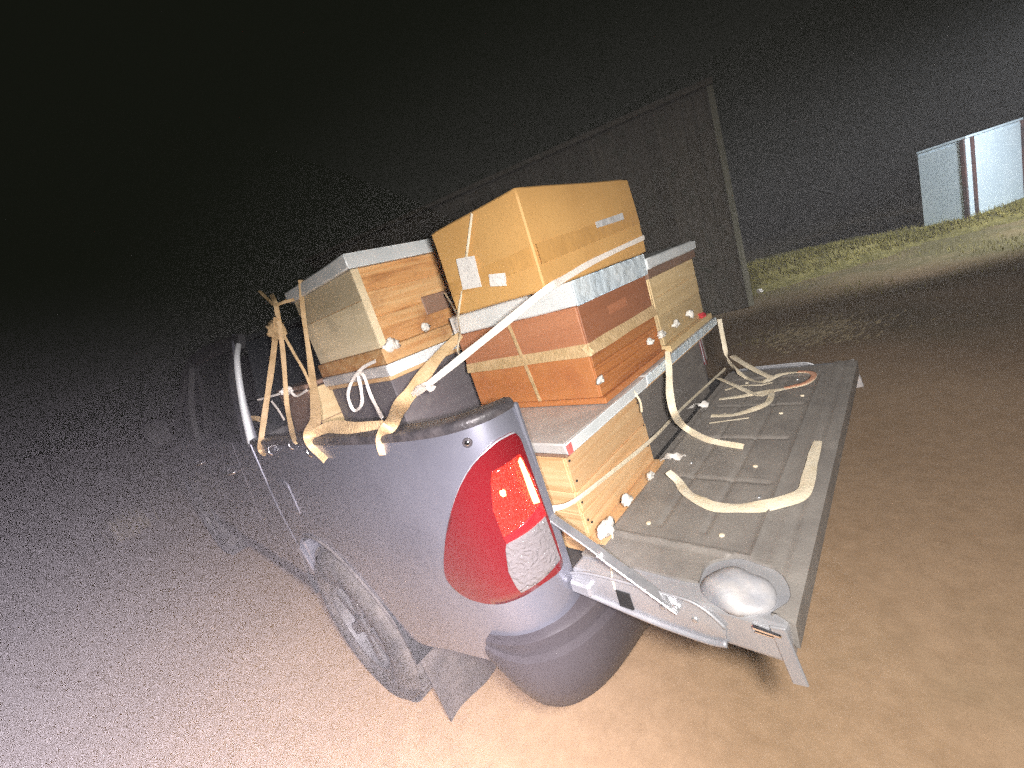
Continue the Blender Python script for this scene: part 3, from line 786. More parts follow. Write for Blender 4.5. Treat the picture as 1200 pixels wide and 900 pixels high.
# tail lights
LENS = [(.030, 1.263), (.060, 1.272), (.100, 1.267), (.159, 1.235), (.226, 1.163), (.302, 1.055), (.355, .955), (.352, .908), (.309, .883), (.223, .882), (.149, .900), (.093, .915), (.036, .923), (.030, 1.00), (.028, 1.11), (.028, 1.20)]
LIT = [(.120, 1.213), (.045, 1.223), (.036, 1.157), (.036, 1.097), (.138, 1.063), (.139, 1.13)]
BAND = [(.138, 1.060), (.036, 1.094), (.036, 1.063), (.137, 1.046)]
REV = [(.140, 1.043), (.040, 1.060), (.040, .945), (.085, .932), (.146, .915), (.152, .975)]
for fn in (lambda d: d, mirror):
    tl = obj('tail_light', fn(poly_patch(dense(LENS, 4), 40, 14, .010, .02, .004)), 'red_lens', T, True, 60)
    obj('lens_gasket', fn(tube([S(u, z, .004) for u, z in dense(LENS, 3) + dense(LENS, 3)[:1]], .0042, 1, 6)), 'paint_dirty', tl, True)
    ll = obj('lit_lens', fn(poly_patch(LIT, 16, 10, .0135, .006, .002)), 'lit_lens', tl, True, 60)
    obj('red_band', fn(poly_patch(BAND, 10, 4, .0135, .006, .002)), 'red_band', tl, True, 60)
    rv = obj('reverse_lens', fn(poly_patch(REV, 16, 10, .0145, .006, .002)), 'clear_lens', tl, True, 60)
    bb = blob(S(.110, 1.163, .0140), .0078, 1.0, .7, 1.15, .55, 3, 2); me_ = bpy.data.meshes.new('t'); bb.to_mesh(me_); bb.free()
    b1 = ([tuple(v.co) for v in me_.vertices], [tuple(p.vertices) for p in me_.polygons]); bpy.data.meshes.remove(me_)
    st = poly_patch([(.056, 1.212), (.047, 1.219), (.042, 1.15), (.041, 1.100), (.056, 1.106), (.047, 1.135), (.053, 1.16)], 10, 14, .0150, .004, .001)
    obj('bulb_glow', fn(join(b1, st)), 'bulb', tl, True)

# filler flap ahead of the wheel arch
ff = [(1.335, 1.12), (1.45, 1.12), (1.465, 1.10), (1.465, .98), (1.45, .965), (1.335, .965), (1.32, .98), (1.32, 1.10)]
obj('fuel_flap', poly_patch(ff, 12, 8, .004, .006, .003), 'paint', T, True, 45)

# rear bumper
BPL = [(0, -.055), (-.30, -.055), (-.56, -.05), (-.72, -.034), (-.81, .004), (-.858, .06), (-.876, .11), (-.884, .15), (-.888, .19)]
BPR = [(.805, -.045), (.800, -.012), (.790, .002), (.752, .006), (.745, .024), (.70, .031), (.64, .026), (.57, .004), (.51, -.052), (.47, -.11), (.46, -.17)]
V = []; F = []
bp_ = smoothpath([(x, y, 0) for x, y in BPL], 5)
full = bp_[::-1] + [Vector((-p.x, p.y, 0)) for p in bp_[1:]]
n = len(BPR)
for i, p in enumerate(full):
    d = full[min(i + 1, len(full) - 1)] - full[max(i - 1, 0)]; d.normalize(); nn = Vector((d.y, -d.x, 0))
    k = max(0, min(1, (p.y - .01) / .18)); zl = .475 + .185 * k * k; zt = .80 - .04 * k
    for (z, o) in BPR:
        f_ = (z - .46) / (.805 - .46)
        V.append((p.x + nn.x * o * (1 - .6 * k), p.y + nn.y * o * (1 - .6 * k), zl + (zt - zl) * f_))
for i in range(len(full) - 1):
    for j in range(n - 1): F.append((i * n + j, (i + 1) * n + j, (i + 1) * n + j + 1, i * n + j + 1))
obj('rear_bumper', (V, F), 'black_plastic', T, True, 35)

# wheels
def wheel(sx, wy):
    cx = sx * .775
    prof = [(-.10, .225), (-.122, .25), (-.128, .30), (-.118, .345), (-.098, .372), (-.07, .384), (0, .386), (.07, .384), (.098, .372), (.118, .345), (.128, .30), (.122, .25), (.10, .225)]
    w_ = obj('wheel', lathe_x([(-.05, .02), (-.05, .10), (.06, .11), (.06, .02)], cx, wy, .386, 24), 'rim', T, True, 40)
    ty = join(lathe_x(prof, cx, wy, .386, 56))
    bmt = bmesh.new()
    for k in range(44):
        t = 2 * math.pi * k / 44; c_, s_ = math.cos(t), math.sin(t)
        for dx in (-.062, 0.0, .062):
            tt = t + (.05 if dx == 0 else 0)
            c_, s_ = math.cos(tt), math.sin(tt)
            obox((cx + dx, wy + .388 * c_, .386 + .388 * s_), (1, 0, 0), (0, -s_, c_), (0, c_, s_), .05, .038, .012, 0, bmt)
    me = bpy.data.meshes.new('t'); bmt.to_mesh(me); bmt.free()
    tr = ([tuple(v.co) for v in me.vertices], [tuple(p.vertices) for p in me.polygons]); bpy.data.meshes.remove(me)
    obj('tyre', join(ty, tr), 'rubber', w_, True, 40)
    rp = lathe_x([(sx * -.10, .20), (sx * .10, .222), (sx * .112, .228), (sx * .108, .212), (sx * .06, .200)], cx, wy, .386, 40)
    bmr = bmesh.new()
    for k in range(6):
        t = 2 * math.pi * (k + .5) / 6; c_, s_ = math.cos(t), math.sin(t)
        obox((cx + sx * .078, wy + .13 * c_, .386 + .13 * s_), (1, 0, 0), (0, c_, s_), (0, -s_, c_), .03, .17, .06, .008, bmr)
    obox((cx + sx * .08, wy, .386), (1, 0, 0), (0, 1, 0), (0, 0, 1), .04, .12, .12, .02, bmr)
    me = bpy.data.meshes.new('t'); bmr.to_mesh(me); bmr.free()
    sp = ([tuple(v.co) for v in me.vertices], [tuple(p.vertices) for p in me.polygons]); bpy.data.meshes.remove(me)
    obj('rim', join(rp, sp), 'rim', w_, True, 40)
for wy in (AX_Y, 4.285):
    for sx in (-1, 1): wheel(sx, wy)
# mud flaps: sheets curving slightly back
for sx in (-1, 1):
    V = []; F = []
    for side in (0, 1):
        for i in range(8):
            for j in range(9):
                z = .075 + (.60 - .075) * j / 8; x = -.868 + .30 * i / 7
                if i < 2: x += .02 * (1 - j / 8)
                V.append((x, .755 + .03 * (1 - j / 8) ** 2 * 0 + .012 * math.sin(i * .9) * (1 - j / 8) + side * .006, z))
    def id_(s, i, j): return s * 72 + i * 9 + j
    for i in range(7):
        for j in range(8):
            F.append((id_(0, i, j), id_(0, i + 1, j), id_(0, i + 1, j + 1), id_(0, i, j + 1)))
            F.append((id_(1, i, j), id_(1, i, j + 1), id_(1, i + 1, j + 1), id_(1, i + 1, j)))
    for j in range(8):
        F.append((id_(0, 0, j), id_(0, 0, j + 1), id_(1, 0, j + 1), id_(1, 0, j))); F.append((id_(0, 7, j), id_(1, 7, j), id_(1, 7, j + 1), id_(0, 7, j + 1)))
    for i in range(7):
        F.append((id_(0, i, 0), id_(1, i, 0), id_(1, i + 1, 0), id_(0, i + 1, 0)))
        F.append((id_(0, i, 8), id_(0, i + 1, 8), id_(1, i + 1, 8), id_(1, i, 8)))
    obj('mud_flap', (V, F) if sx < 0 else mirror((V, F)), 'flap', T, True, 40)

# tailgate, lowered level with the bed floor
tgm = bmesh.new(); slab(-.704, .704, -.462, -.004, .805, .886, .008, tgm, 2)
TG = obj('tailgate', tgm, 'paint_dirty', T)
CUT = (-.640, -.372, .088)
nx_g, ny_g = 200, 76
V = []; F = []; ok = {}
def liner_h(x, y):
    h = .8935
    ax = abs(x)
    # raised field with a rounded-rectangle bead, stiffening ribs and a lower outer border
    def bead(v, c, w, a): return a * max(0, 1 - abs(v - c) / w)
    if ax < .56 and -.375 < y < -.045:
        h += .002
    dx = ax - .555; dy = max(-.372 - y, y + .040)
    e = max(dx, dy)
    h += bead(e, 0, .006, .008)
    h += bead(y, -.412, .006, .003) + bead(y, -.432, .007, -.005)
    if abs(ax) < .52 and -.35 < y < -.07:
        for c in (-.15, -.26): h += bead(y, c, .010, -.006) * (1 if ax < .5 else 0)
        for c in (.0, .26): h += bead(ax, c, .010, -.005)
    h += .0005 * noise.noise(Vector((x * 30, y * 30, 0)))
    if y < -.448: h -= (-.448 - y) * .25
    return h
for i in range(nx_g + 1):
    for j in range(ny_g + 1):
        x = -.690 + 1.380 * i / nx_g; y = -.472 + .466 * j / ny_g
        V.append((x, y, liner_h(x, y)))
nb = len(V)
def cell_ok(i, j):
    x = -.690 + 1.380 * (i + .5) / nx_g; y = -.472 + .466 * (j + .5) / ny_g
    r = CUT[2]
    if math.hypot(-x - abs(CUT[0]), (y - CUT[1]) * 1.1) < r: return False
    if abs(x) > .655 and y > -.40: return False
    return True
m_ = ny_g + 1
for i in range(nx_g):
    for j in range(ny_g):
        if cell_ok(i, j): F.append((i * m_ + j, (i + 1) * m_ + j, (i + 1) * m_ + j + 1, i * m_ + j + 1))
bm = bmesh.new(); vs = [bm.verts.new(v) for v in V]
for f_ in F: bm.faces.new([vs[k] for k in f_])
bmesh.ops.delete(bm, geom=[v for v in bm.verts if not v.link_faces], context='VERTS')
for v in bm.verts:
    if v.is_boundary and v.co.x < 0:
        dx_, dy_ = abs(v.co.x) - abs(CUT[0]), (v.co.y - CUT[1]) * 1.1; rr = math.hypot(dx_, dy_)
        if rr < CUT[2] * 1.25:
            a_ = math.atan2(dy_, dx_); tgt = CUT[2] * (1.0 + .05 * math.sin(3 * a_ + 1) + .02 * math.sin(7 * a_))
            k_ = tgt / rr
            v.co.x = math.copysign(abs(CUT[0]) + dx_ * k_, v.co.x); v.co.y = CUT[1] + dy_ * k_ / 1.1
ex = bmesh.ops.extrude_edge_only(bm, edges=[e for e in bm.edges if e.is_boundary])
for g in ex['geom']:
    if isinstance(g, bmesh.types.BMVert):
        g.co.z = .8865 if g.co.y > -.462 else .835
obj('tailgate_liner', bm, 'liner', TG, True, 40)
for (x, y) in ((-.50, -.30), (-.50, -.12), (-.33, -.34), (-.18, -.30), (-.18, -.12), (.18, -.30), (.18, -.12), (.50, -.30), (.50, -.12), (.33, -.34)):
    obj('screw', disc((x, y, liner_h(x, y) + .001), (0, 0, 1), .0065, [(1, -.3), (1, .25), (.7, .45), (.2, .5)], 12), 'cream' if random.random() < .5 else 'steel', TG, True)
for s in (-1, 1):
    def mv(bm_):
        if s > 0:
            for v in bm_.verts: v.co.x *= -1
        return bm_
    # raised painted latch corner showing in the cut-out of the liner
    if s < 0:
        b = bmesh.new(); bmesh.ops.create_uvsphere(b, u_segments=28, v_segments=14, radius=1)
        for v in b.verts:
            z_ = max(v.co.z, -.05)
            k_ = 1 + .16 * noise.noise(v.co * 1.4 + Vector((4, 2, 1)))
            f_ = max(0, v.co.dot(Vector((-.55, -.75, .25)))) ** 2
            v.co = Vector((-.648 + v.co.x * .056 * k_, -.368 + v.co.y * .066 * k_, .884 + z_ * .040 * k_ * (1 - .35 * f_)))
        obj('latch_corner', mv(b), 'dull_silver', TG, True)
    # pressed side channel with folded lip, latch slot and bolts
    top_ = smoothpath([(0, .006, .872), (0, -.06, .890), (0, -.17, .893), (0, -.26, .894), (0, -.305, .891), (0, -.335, .872), (0, -.356, .849)], 4)
    bot_ = smoothpath([(0, .006, .829), (0, -.05, .823), (0, -.15, .811), (0, -.22, .805), (0, -.29, .803), (0, -.325, .804), (0, -.352, .811)], 4)
    V = []; F = []
    for p, q in zip(top_, bot_):
        for k in range(6):
            t_ = k / 5; w_ = p * (1 - t_) + q * t_
            V.append((-.7065 - .0035 * math.sin(math.pi * t_), w_.y, w_.z))
    n0 = len(V); V += [(-.7015, v[1], v[2]) for v in V]
    for i in range(len(top_) - 1):
        for k in range(5): F.append((i * 6 + k, i * 6 + k + 1, (i + 1) * 6 + k + 1, (i + 1) * 6 + k))
        F.append((i * 6, (i + 1) * 6, n0 + (i + 1) * 6, n0 + i * 6)); F.append((i * 6 + 5, n0 + i * 6 + 5, n0 + (i + 1) * 6 + 5, (i + 1) * 6 + 5))
    l_ = (len(top_) - 1) * 6
    F.append(tuple(l_ + k for k in range(6)) + tuple(n0 + l_ + k for k in range(5, -1, -1)))
    d = (V, F)
    sc_ = obj('side_channel', d if s < 0 else mirror2(d), 'paint_dirty', TG, True, 45)
    d = join(tube([(-.7105, p.y, p.z) for p in bot_[::3]], .0065, 3, 8), tube([(-.7085, p.y, p.z) for p in top_[::3]], .0035, 3, 8))
    obj('side_lip', d if s < 0 else mirror2(d), 'paint_dirty', TG, True)
    b = slab(-.7125, -.702, -.160, -.125, .822, .866, .001)
    obj('latch_slot', mv(b), 'dark', TG)
    for yb, zb in ((-.235, .858), (-.262, .862), (-.30, .850)):
        d = disc((-.7095, yb, zb), (-1, 0, 0), .007, [(1, -.3), (1, .4), (.6, .6), (.2, .6)], 12)
        obj('hinge_bolt', d if s < 0 else mirror2(d), 'steel', TG, True)
    b = bmesh.new(); bar((-.706, -.405, .874), (-.706, -.452, .870), .012, .010, (0, 0, 1), .003, b); bar((-.700, -.405, .862), (-.700, -.452, .860), .016, .008, (0, 0, 1), .003, b)
    obj('striker', mv(b), 'chrome', TG)
    b = bar((-.706, -.447, .888), (-.706, -.466, .768), .006, .026, (0, 1, 0), .002)
    obj('tailgate_end_strip', mv(b), 'paint_dirty', TG)
    if s > 0: continue
    # folding stay between bed jamb and tailgate
    b = bmesh.new(); bar((-.712, .018, 1.050), (-.714, -.128, .962), .005, .026, (1, 0, 0), .002, b)
    obj('tailgate_stay', mv(b), 'steel', T)
    b = bmesh.new(); bar((-.716, -.115, .970), (-.716, -.275, .868), .005, .028, (1, 0, 0), .002, b)
    obj('tailgate_stay', mv(b), 'steel', T)
    for p in ((-.719, -.122, .966), (-.718, .012, 1.046), (-.719, -.268, .873)):
        d = disc(p, (-1, 0, 0), .008, [(1, -.3), (1, .3), (.6, .5), (.2, .5)], 12)
        obj('stay_rivet', d if s < 0 else mirror(d), 'steel', T, True)
    b = bmesh.new(); slab(-.712, -.690, .004, .04, .80, .905, .006, b); bar((-.716, -.002, .850), (-.716, -.06, .848), .022, .034, (0, 0, 1), .006, b)
    obj('tailgate_hinge', mv(b), 'paint_dirty', T)

# cab
def door_edge(z): return lerp([(.45, 2.20), (.60, 2.14), (.80, 2.02), (1.0, 1.92), (1.28, 1.86)], z)
def panel_rows(y0, y1, z0, z1, nz=14, ny=20, off=.0):
    V = []; F = []
    zs = frange(z0, z1, (z1 - z0) / nz)
    for z in zs:
        a, b_ = y2u(y0(z) if callable(y0) else y0), y2u(y1(z) if callable(y1) else y1)
        for i in range(ny + 1): V.append(S(a + (b_ - a) * i / ny, z, off))
    w_ = ny + 1
    for j in range(len(zs) - 1):
        for i in range(ny): F.append((j * w_ + i, j * w_ + i + 1, (j + 1) * w_ + i + 1, (j + 1) * w_ + i))
    # rolled border
    ring = list(range(w_)) + [j * w_ + ny for j in range(1, len(zs))] + [(len(zs) - 1) * w_ + i for i in range(ny - 1, -1, -1)] + [j * w_ for j in range(len(zs) - 2, 0, -1)]
    c = Vector((0, 0, 0))
    for v in V: c += Vector(v) / len(V)
    base = len(V); m = len(ring)
    for k in ring:
        p = Vector(V[k]); d = (p - c); d.x = 0; d.normalize(); q = p + d * .004; V.append((q.x + .004, q.y, q.z))
    for k in ring:
        p = Vector(V[k]); V.append((p.x + .02, p.y, p.z))
    for k in range(m):
        k2 = (k + 1) % m
        F.append((ring[k], ring[k2], base + k2, base + k)); F.append((base + k, base + k2, base + m + k2, base + m + k))
    return V, F
BELT = 1.275
for fn in (lambda d: d, mirror):
    obj('cab_quarter_panel', fn(panel_rows(1.535, lambda z: door_edge(z) - .010, .50, BELT)), 'paint', T, True, 45)
    rd = obj('door', fn(panel_rows(lambda z: door_edge(z) + .006, 2.78, .50, BELT)), 'paint', T, True, 45)
    fd = obj('door', fn(panel_rows(2.795, 3.72, .50, BELT)), 'paint', T, True, 45)
    for dd, ya, yb in ((rd, 2.05, 2.22), (fd, 2.92, 3.09)):
        obj('handle', fn(tube([(-.895, ya, 1.10), (-.925, ya + .03, 1.105), (-.925, yb - .03, 1.105), (-.895, yb, 1.10)], .011, 4, 8)), 'chrome', dd, True)
    fu = sorted(set(frange(y2u(3.735), y2u(5.12), .04) + frange(y2u(4.285 - AX_R - .005), y2u(4.285 - AX_R + .05), .008) + frange(y2u(4.285 + AX_R - .05), y2u(4.285 + AX_R + .005), .008)))
    obj('front_wing', fn(patch(fu, side_low, lambda u: 1.24 - .16 * max(0, (plan(u)[1] - 3.8) / 1.3) ** 1.5, 12, 0, .02)), 'paint', T, True, 45)
    # pillars and roof rail
    C0, C1 = Vector((-.872, 1.575, 1.26)), Vector((-.735, 1.66, 1.70))
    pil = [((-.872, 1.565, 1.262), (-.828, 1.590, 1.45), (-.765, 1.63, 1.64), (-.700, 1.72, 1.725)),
           ((-.880, 2.785, 1.262), (-.840, 2.77, 1.48), (-.735, 2.74, 1.735)),
           ((-.865, 3.86, 1.235), (-.80, 3.50, 1.48), (-.705, 3.18, 1.715)),
           ((-.690, 1.70, 1.73), (-.72, 2.2, 1.755), (-.72, 2.75, 1.752), (-.700, 3.20, 1.715))]
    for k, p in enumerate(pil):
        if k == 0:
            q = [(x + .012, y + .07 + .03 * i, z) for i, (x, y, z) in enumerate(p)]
            obj('cab_corner_highlight', fn(tube(p, lambda t: .017 - .005 * t, 6, 10)), 'galv', T, True)  # pale metal tube stands in for the highlight on the rear pillar's paint
            d = ribbon(q, .15, (-1, 0, .35), 0, .02, 5, 1, 0.0)
        else: d = ribbon(p, .085 if k < 3 else .07, (-1, 0, .4), 0, .03, 6, 1, 0.0)
        obj('pillar' if k < 3 else 'roof_rail', fn(d), 'paint' if k == 0 else 'unlit_black_trim', T, True, 50)  # black colour keeps the unlit roof rail and forward pillars dark
    side_glass = [(-.868, 1.60, 1.265), (-.875, 2.77, 1.265), (-.862, 3.80, 1.245), (-.715, 3.20, 1.70), (-.74, 2.75, 1.735), (-.735, 1.70, 1.71)]
    obj('side_window', fn(([tuple(Vector(v) + Vector((.012, 0, 0))) for v in side_glass], [(0, 1, 4, 5), (1, 2, 3, 4)])), 'glass', T)
V = []; F = []
for i in range(13):
    x = -.70 + 1.40 * i / 12; k = 1 - (x / .70) ** 2
    for y, z in ((1.66, 1.722), (1.80, 1.752), (2.4, 1.775), (3.0, 1.757), (3.20, 1.718)): V.append((x, y - .04 * k * (1 if y < 2 else -1), z + .035 * k))
for i in range(12):
    for j in range(4): F.append((i * 5 + j, (i + 1) * 5 + j, (i + 1) * 5 + j + 1, i * 5 + j + 1))
obj('roof', (V, F), 'paint', T, True)
obj('rear_window', ([(-.80, 1.562, 1.29), (.80, 1.562, 1.29), (.69, 1.655, 1.72), (-.69, 1.655, 1.72)], [(0, 1, 2, 3)]), 'glass', T)
obj('windscreen', ([(-.82, 3.84, 1.25), (.82, 3.84, 1.25), (.69, 3.20, 1.72), (-.69, 3.20, 1.72)], [(0, 1, 2, 3)]), 'glass', T)
b = slab(-.872, .872, 1.535, 1.56, .55, 1.285, .02, None, 3)
obj('cab_rear_wall', b, 'paint', T, True, 40)
V = []; F = []
for i in range(17):
    x = -.86 + 1.72 * i / 16; k = 1 - (x / .86) ** 2
    for y, z in ((3.74, 1.245), (4.2, 1.215), (4.7, 1.15), (5.08, 1.05), (5.13, .98)): V.append((x, y + .06 * k, z + .05 * k))
for i in range(16):
    for j in range(4): F.append((i * 5 + j, (i + 1) * 5 + j, (i + 1) * 5 + j + 1, i * 5 + j + 1))
obj('bonnet', (V, F), 'paint', T, True)
b = slab(-.55, .55, 5.10, 5.18, .74, .98, .02); obj('grille', b, 'black_plastic', T)
b = slab(-.87, .87, 5.02, 5.22, .42, .72, .05, None, 3); obj('front_bumper', b, 'paint', T, True)
for s in (-1, 1):
    b = slab(min(s * .57, s * .86), max(s * .57, s * .86), 5.03, 5.14, .80, .97, .02, None, 2); obj('headlight', b, 'clear_lens', T, True)
    b = slab(min(s * .90, s * 1.06), max(s * .90, s * 1.06), 3.52, 3.62, 1.26, 1.46, .03, None, 2); obj('door_mirror', b, 'unlit_black_trim', T, True)
    b = slab(min(s * .80, s * .872), max(s * .80, s * .872), 1.70, 3.75, .40, .515, .015); obj('sill', b, 'black_plastic', T)
b = slab(-.60, .60, .05, 5.0, .44, .60, .02); obj('chassis', b, 'dark', T)

# yard lamp out of frame by the cabin
yl = bpy.data.lights.new('yard_lamp', 'SPOT'); yl.energy = 1400; yl.color = (.92, .96, 1.0); yl.spot_size = math.radians(95); yl.spot_blend = .8; yl.shadow_soft_size = .4
yo = bpy.data.objects.new('yard_lamp', yl); yo.location = (7.7, -4.1, 3.0)
yo.rotation_euler = (Vector((10.0, -.5, .3)) - Vector(yo.location)).to_track_quat('-Z', 'Y').to_euler(); COL.objects.link(yo)

# small steel tie hooks along the bed rail
for i, (p, lab) in enumerate(zip(DATA['hook'], ('middle of three small steel tie hooks on the bed rail', 'small steel tie hook on the bed rail nearest the cab', 'small steel tie hook on the bed rail nearest the tail light'))):
    x, y, z = p[:3]
    obj('tie_hook', tube([(x + .003, y, z + .004), (x - .012, y, z + .002), (x - .016, y - .004, z - .018), (x - .008, y - .004, z - .030)], .0042, 4, 8), 'chrome', T, True)

# ------------------------------------------------------------------ beehives
def boards_on(parent, x0, x1, y0, y1, zs, mx, my, proud=.006, gap=.0015, name='board', faces='FBLR'):
    rnd = random.Random(int(abs(x0 * 977 + y0 * 331 + zs[0] * 77)))
    for a, b in zip(zs, zs[1:]):
        for fc in faces:
            e = proud + rnd.uniform(-.0015, .0015)
            if fc == 'F': bmx = slab(x0, x1, y0 - e, y0 + .012, a + gap, b - gap, .0018)
            if fc == 'B': bmx = slab(x0, x1, y1 - .012, y1 + e, a + gap, b - gap, .0018)
            if fc == 'L': bmx = slab(x0 - e, x0 + .012, y0 - .001, y1 + .001, a + gap, b - gap, .0018)
            if fc == 'R': bmx = slab(x1 - .012, x1 + e, y0 - .001, y1 + .001, a + gap, b - gap, .0018)
            obj(name, bmx, mx if fc in 'FB' else my, parent)

def split(z0, z1, fr): return [z0 + (z1 - z0) * f for f in fr]

def wavy_lid(x0, x1, y0, y1, z0, z1, seed=0, amp=.0022):
    """folded sheet-metal cover: subdivided, slightly dented"""
    b = slab(x0, x1, y0, y1, z0, z1, .004)
    bmesh.ops.subdivide_edges(b, edges=[e for e in b.edges if e.calc_length() > .1], cuts=9, use_grid_fill=True)
    for v in b.verts:
        n_ = noise.noise_vector(v.co * 7 + Vector((seed, 0, 0)))
        v.co += n_ * amp
    return b

# A: pine hive on the lowered tailgate edge
t = thing('beehive', 'pine beehive with pale metal lid standing beside the lit tail light', 'beehive', (-.40, .24, .856), 'beehives loaded on the truck')
bx = obj('brood_box', slab(-.597, -.180, .006, .487, .895, 1.140, .002), 'pine', t)
boards_on(bx, -.597, -.180, .006, .487, split(.897, 1.140, (0, .30, .56, 1)), 'pine', 'pine_side')
bf_ = obj('floor_board', slab(-.612, -.165, -.052, .50, .857, .8945, .003), 'pine', t)
rm = obj('lid_rim', slab(-.612, -.172, -.018, .502, 1.1405, 1.158, .003), 'dull_brown', t)
ld = obj('lid', wavy_lid(-.628, -.166, -.034, .515, 1.1585, 1.187, 1), 'galv_dull', t, True, 40)
obj('lid_edge', wavy_lid(-.6275, -.1665, -.0375, -.0345, 1.1565, 1.1875, 4, .001), 'galv', ld, True, 40)
obj('red_mark', slab(-.6285, -.606, -.0400, -.0385, 1.158, 1.184, .0005), 'red_mark', ld)
nb_ = bmesh.new()
for (x, z) in ((-.588, 1.12), (-.584, 1.06), (-.59, 1.0), (-.587, .945), (-.575, .93), (-.195, 1.11), (-.198, .96), (-.192, 1.03)):
    V, F = disc((x, -.001, z), (0, -1, 0), .0035, [(1, -.3), (1, .3), (.3, .5)], 8)
    vs = [nb_.verts.new(v) for v in V]
    for f_ in F: nb_.faces.new([vs[k] for k in f_])
meta(obj('nail', nb_, 'dark', bx), kind='stuff')

# B: wide dark grey hive to its right
t = thing('beehive', 'wide dark grey painted beehive under the long metal lid above the far half of tailgate', 'beehive', (.2, .25, .856), 'beehives loaded on the truck')
bx = obj('brood_box', slab(-.130, .520, .046, .500, .857, 1.138, .003), 'grey_paint', t)
boards_on(bx, -.130, .520, .046, .500, split(.858, 1.138, (0, .52, 1)), 'grey_paint', 'grey_paint', .004, .0008)
obj('lid_rim', slab(-.150, .530, -.022, .502, 1.1405, 1.158, .003), 'pine', t)
ld = obj('lid', wavy_lid(-.160, .548, -.032, .512, 1.1585, 1.1865, 2, .003), 'galv_dull', t, True, 40)
obj('lid_edge', wavy_lid(-.1605, .5485, -.0365, -.0325, 1.1565, 1.187, 9, .001), 'galv_shiny', ld, True, 40)

# C: red-brown hive standing on A and B
t = thing('beehive', 'two tone red brown and orange beehive with shiny metal lid under the cardboard box', 'beehive', (-.17, .24, 1.190), 'beehives loaded on the truck')
fb = obj('floor_board', slab(-.388, .052, -.020, .508, 1.1895, 1.208, .003), 'orange_side', t)
bx = obj('brood_box', slab(-.383, .046, -.004, .500, 1.208, 1.352, .002), 'orange_side', t)
boards_on(bx, -.383, .046, -.004, .500, split(1.2085, 1.352, (0, .36, .62, 1)), 'orange_stain', 'orange_side', .005, .0012, faces='FB')
boards_on(bx, -.383, .046, -.004, .500, split(1.2085, 1.352, (0, 1)), 'orange_stain', 'orange_side', .004, .0012, faces='LR')
sx_ = obj('super', slab(-.384, .047, -.006, .501, 1.3525, 1.474, .002), 'red_brown', t)
boards_on(sx_, -.384, .047, -.006, .501, split(1.353, 1.474, (0, 1)), 'red_brown', 'red_brown_side', .004, .0012)
obj('handhold', slab(-.235, -.120, -.0118, -.006, 1.410, 1.438, .001), 'red_brown', sx_)
ld = obj('lid', wavy_lid(-.390, .058, -.014, .512, 1.4750, 1.541, 3), 'galv', t, True, 40)
obj('lid_edge', wavy_lid(-.391, .059, -.0185, -.0145, 1.4735, 1.5415, 8, .0012), 'galv_shiny', ld, True, 40)

# D: pale tan hive to the right of C
t = thing('beehive', 'pale tan beehive standing on the long lid, right of the cardboard box', 'beehive', (.29, .25, 1.188), 'beehives loaded on the truck')
bx = obj('brood_box', slab(.078, .512, -.002, .500, 1.2135, 1.455, .002), 'pale_tan', t)
boards_on(bx, .078, .512, -.002, .500, split(1.214, 1.455, (0, .42, .7, 1)), 'pale_tan', 'pale_tan_side', .004, .0012)
obj('floor_board', slab(.070, .530, -.030, .508, 1.1885, 1.213, .003), 'pale_tan', t)
obj('lid_rim', slab(.066, .535, -.014, .508, 1.456, 1.486, .002), 'dull_brown', t)
obj('lid', wavy_lid(.062, .545, -.022, .515, 1.4865, 1.524, 5), 'galv', t, True, 40)
for (x, z) in ((.085, 1.23),):
    obj('batten', slab(.066, .088, -.012, -.0065, 1.216, 1.45, .002), 'pale_tan', t)

# G: dark hive under F ; H: brown hive against the cab ; F: pale hive on top
t = thing('beehive', 'charcoal painted beehive between the bed rail and the pale topmost hive', 'beehive', (-.4, .86, .856), 'beehives loaded on the truck')
obj('floor_board', slab(-.635, -.190, .60, 1.10, .857, .885, .003), 'grey_paint_dark', t)
b1 = obj('brood_box', slab(-.622, -.200, .622, 1.095, .8855, 1.130, .002), 'grey_paint_dark', t)
b2 = obj('brood_box', slab(-.622, -.200, .622, 1.095, 1.1305, 1.408, .002), 'grey_paint_dark', t)
boards_on(b2, -.622, -.200, .622, 1.095, split(1.132, 1.408, (0, 1)), 'grey_paint_dark', 'grey_paint_dark', .004, .0008)
obj('lid_rim', slab(-.633, -.190, .604, 1.105, 1.4085, 1.424, .002), 'pine', t)
ld = obj('lid', wavy_lid(-.640, -.185, .592, 1.115, 1.4245, 1.462, 6), 'galv_dull', t, True, 40)
obj('lid_edge', wavy_lid(-.6405, -.1845, .588, .5915, 1.4235, 1.4625, 7, .001), 'galv', ld, True, 40)

t = thing('beehive', 'dull brown beehive with a pale pine end, wedged against the cab', 'beehive', (-.48, 1.3, .856), 'beehives loaded on the truck')
obj('floor_board', slab(-.725, -.27, 1.112, 1.468, .857, .885, .003), 'dull_brown', t)
b1 = obj('brood_box', slab(-.705, -.285, 1.122, 1.462, .8855, 1.160, .002), 'dull_brown', t)
b2 = obj('brood_box', slab(-.705, -.285, 1.122, 1.462, 1.1605, 1.44, .002), 'dull_brown', t)
boards_on(b2, -.705, -.285, 1.122, 1.462, split(1.162, 1.44, (0, .5, 1)), 'pale_tan', 'dull_brown', .004, .0012)
boards_on(b1, -.705, -.285, 1.122, 1.462, split(.887, 1.158, (0, .5, 1)), 'pale_tan', 'dull_brown', .004, .0012)
obj('lid', wavy_lid(-.712, -.278, 1.1165, 1.472, 1.4445, 1.4625, 12), 'dull_brown', t, True, 40)

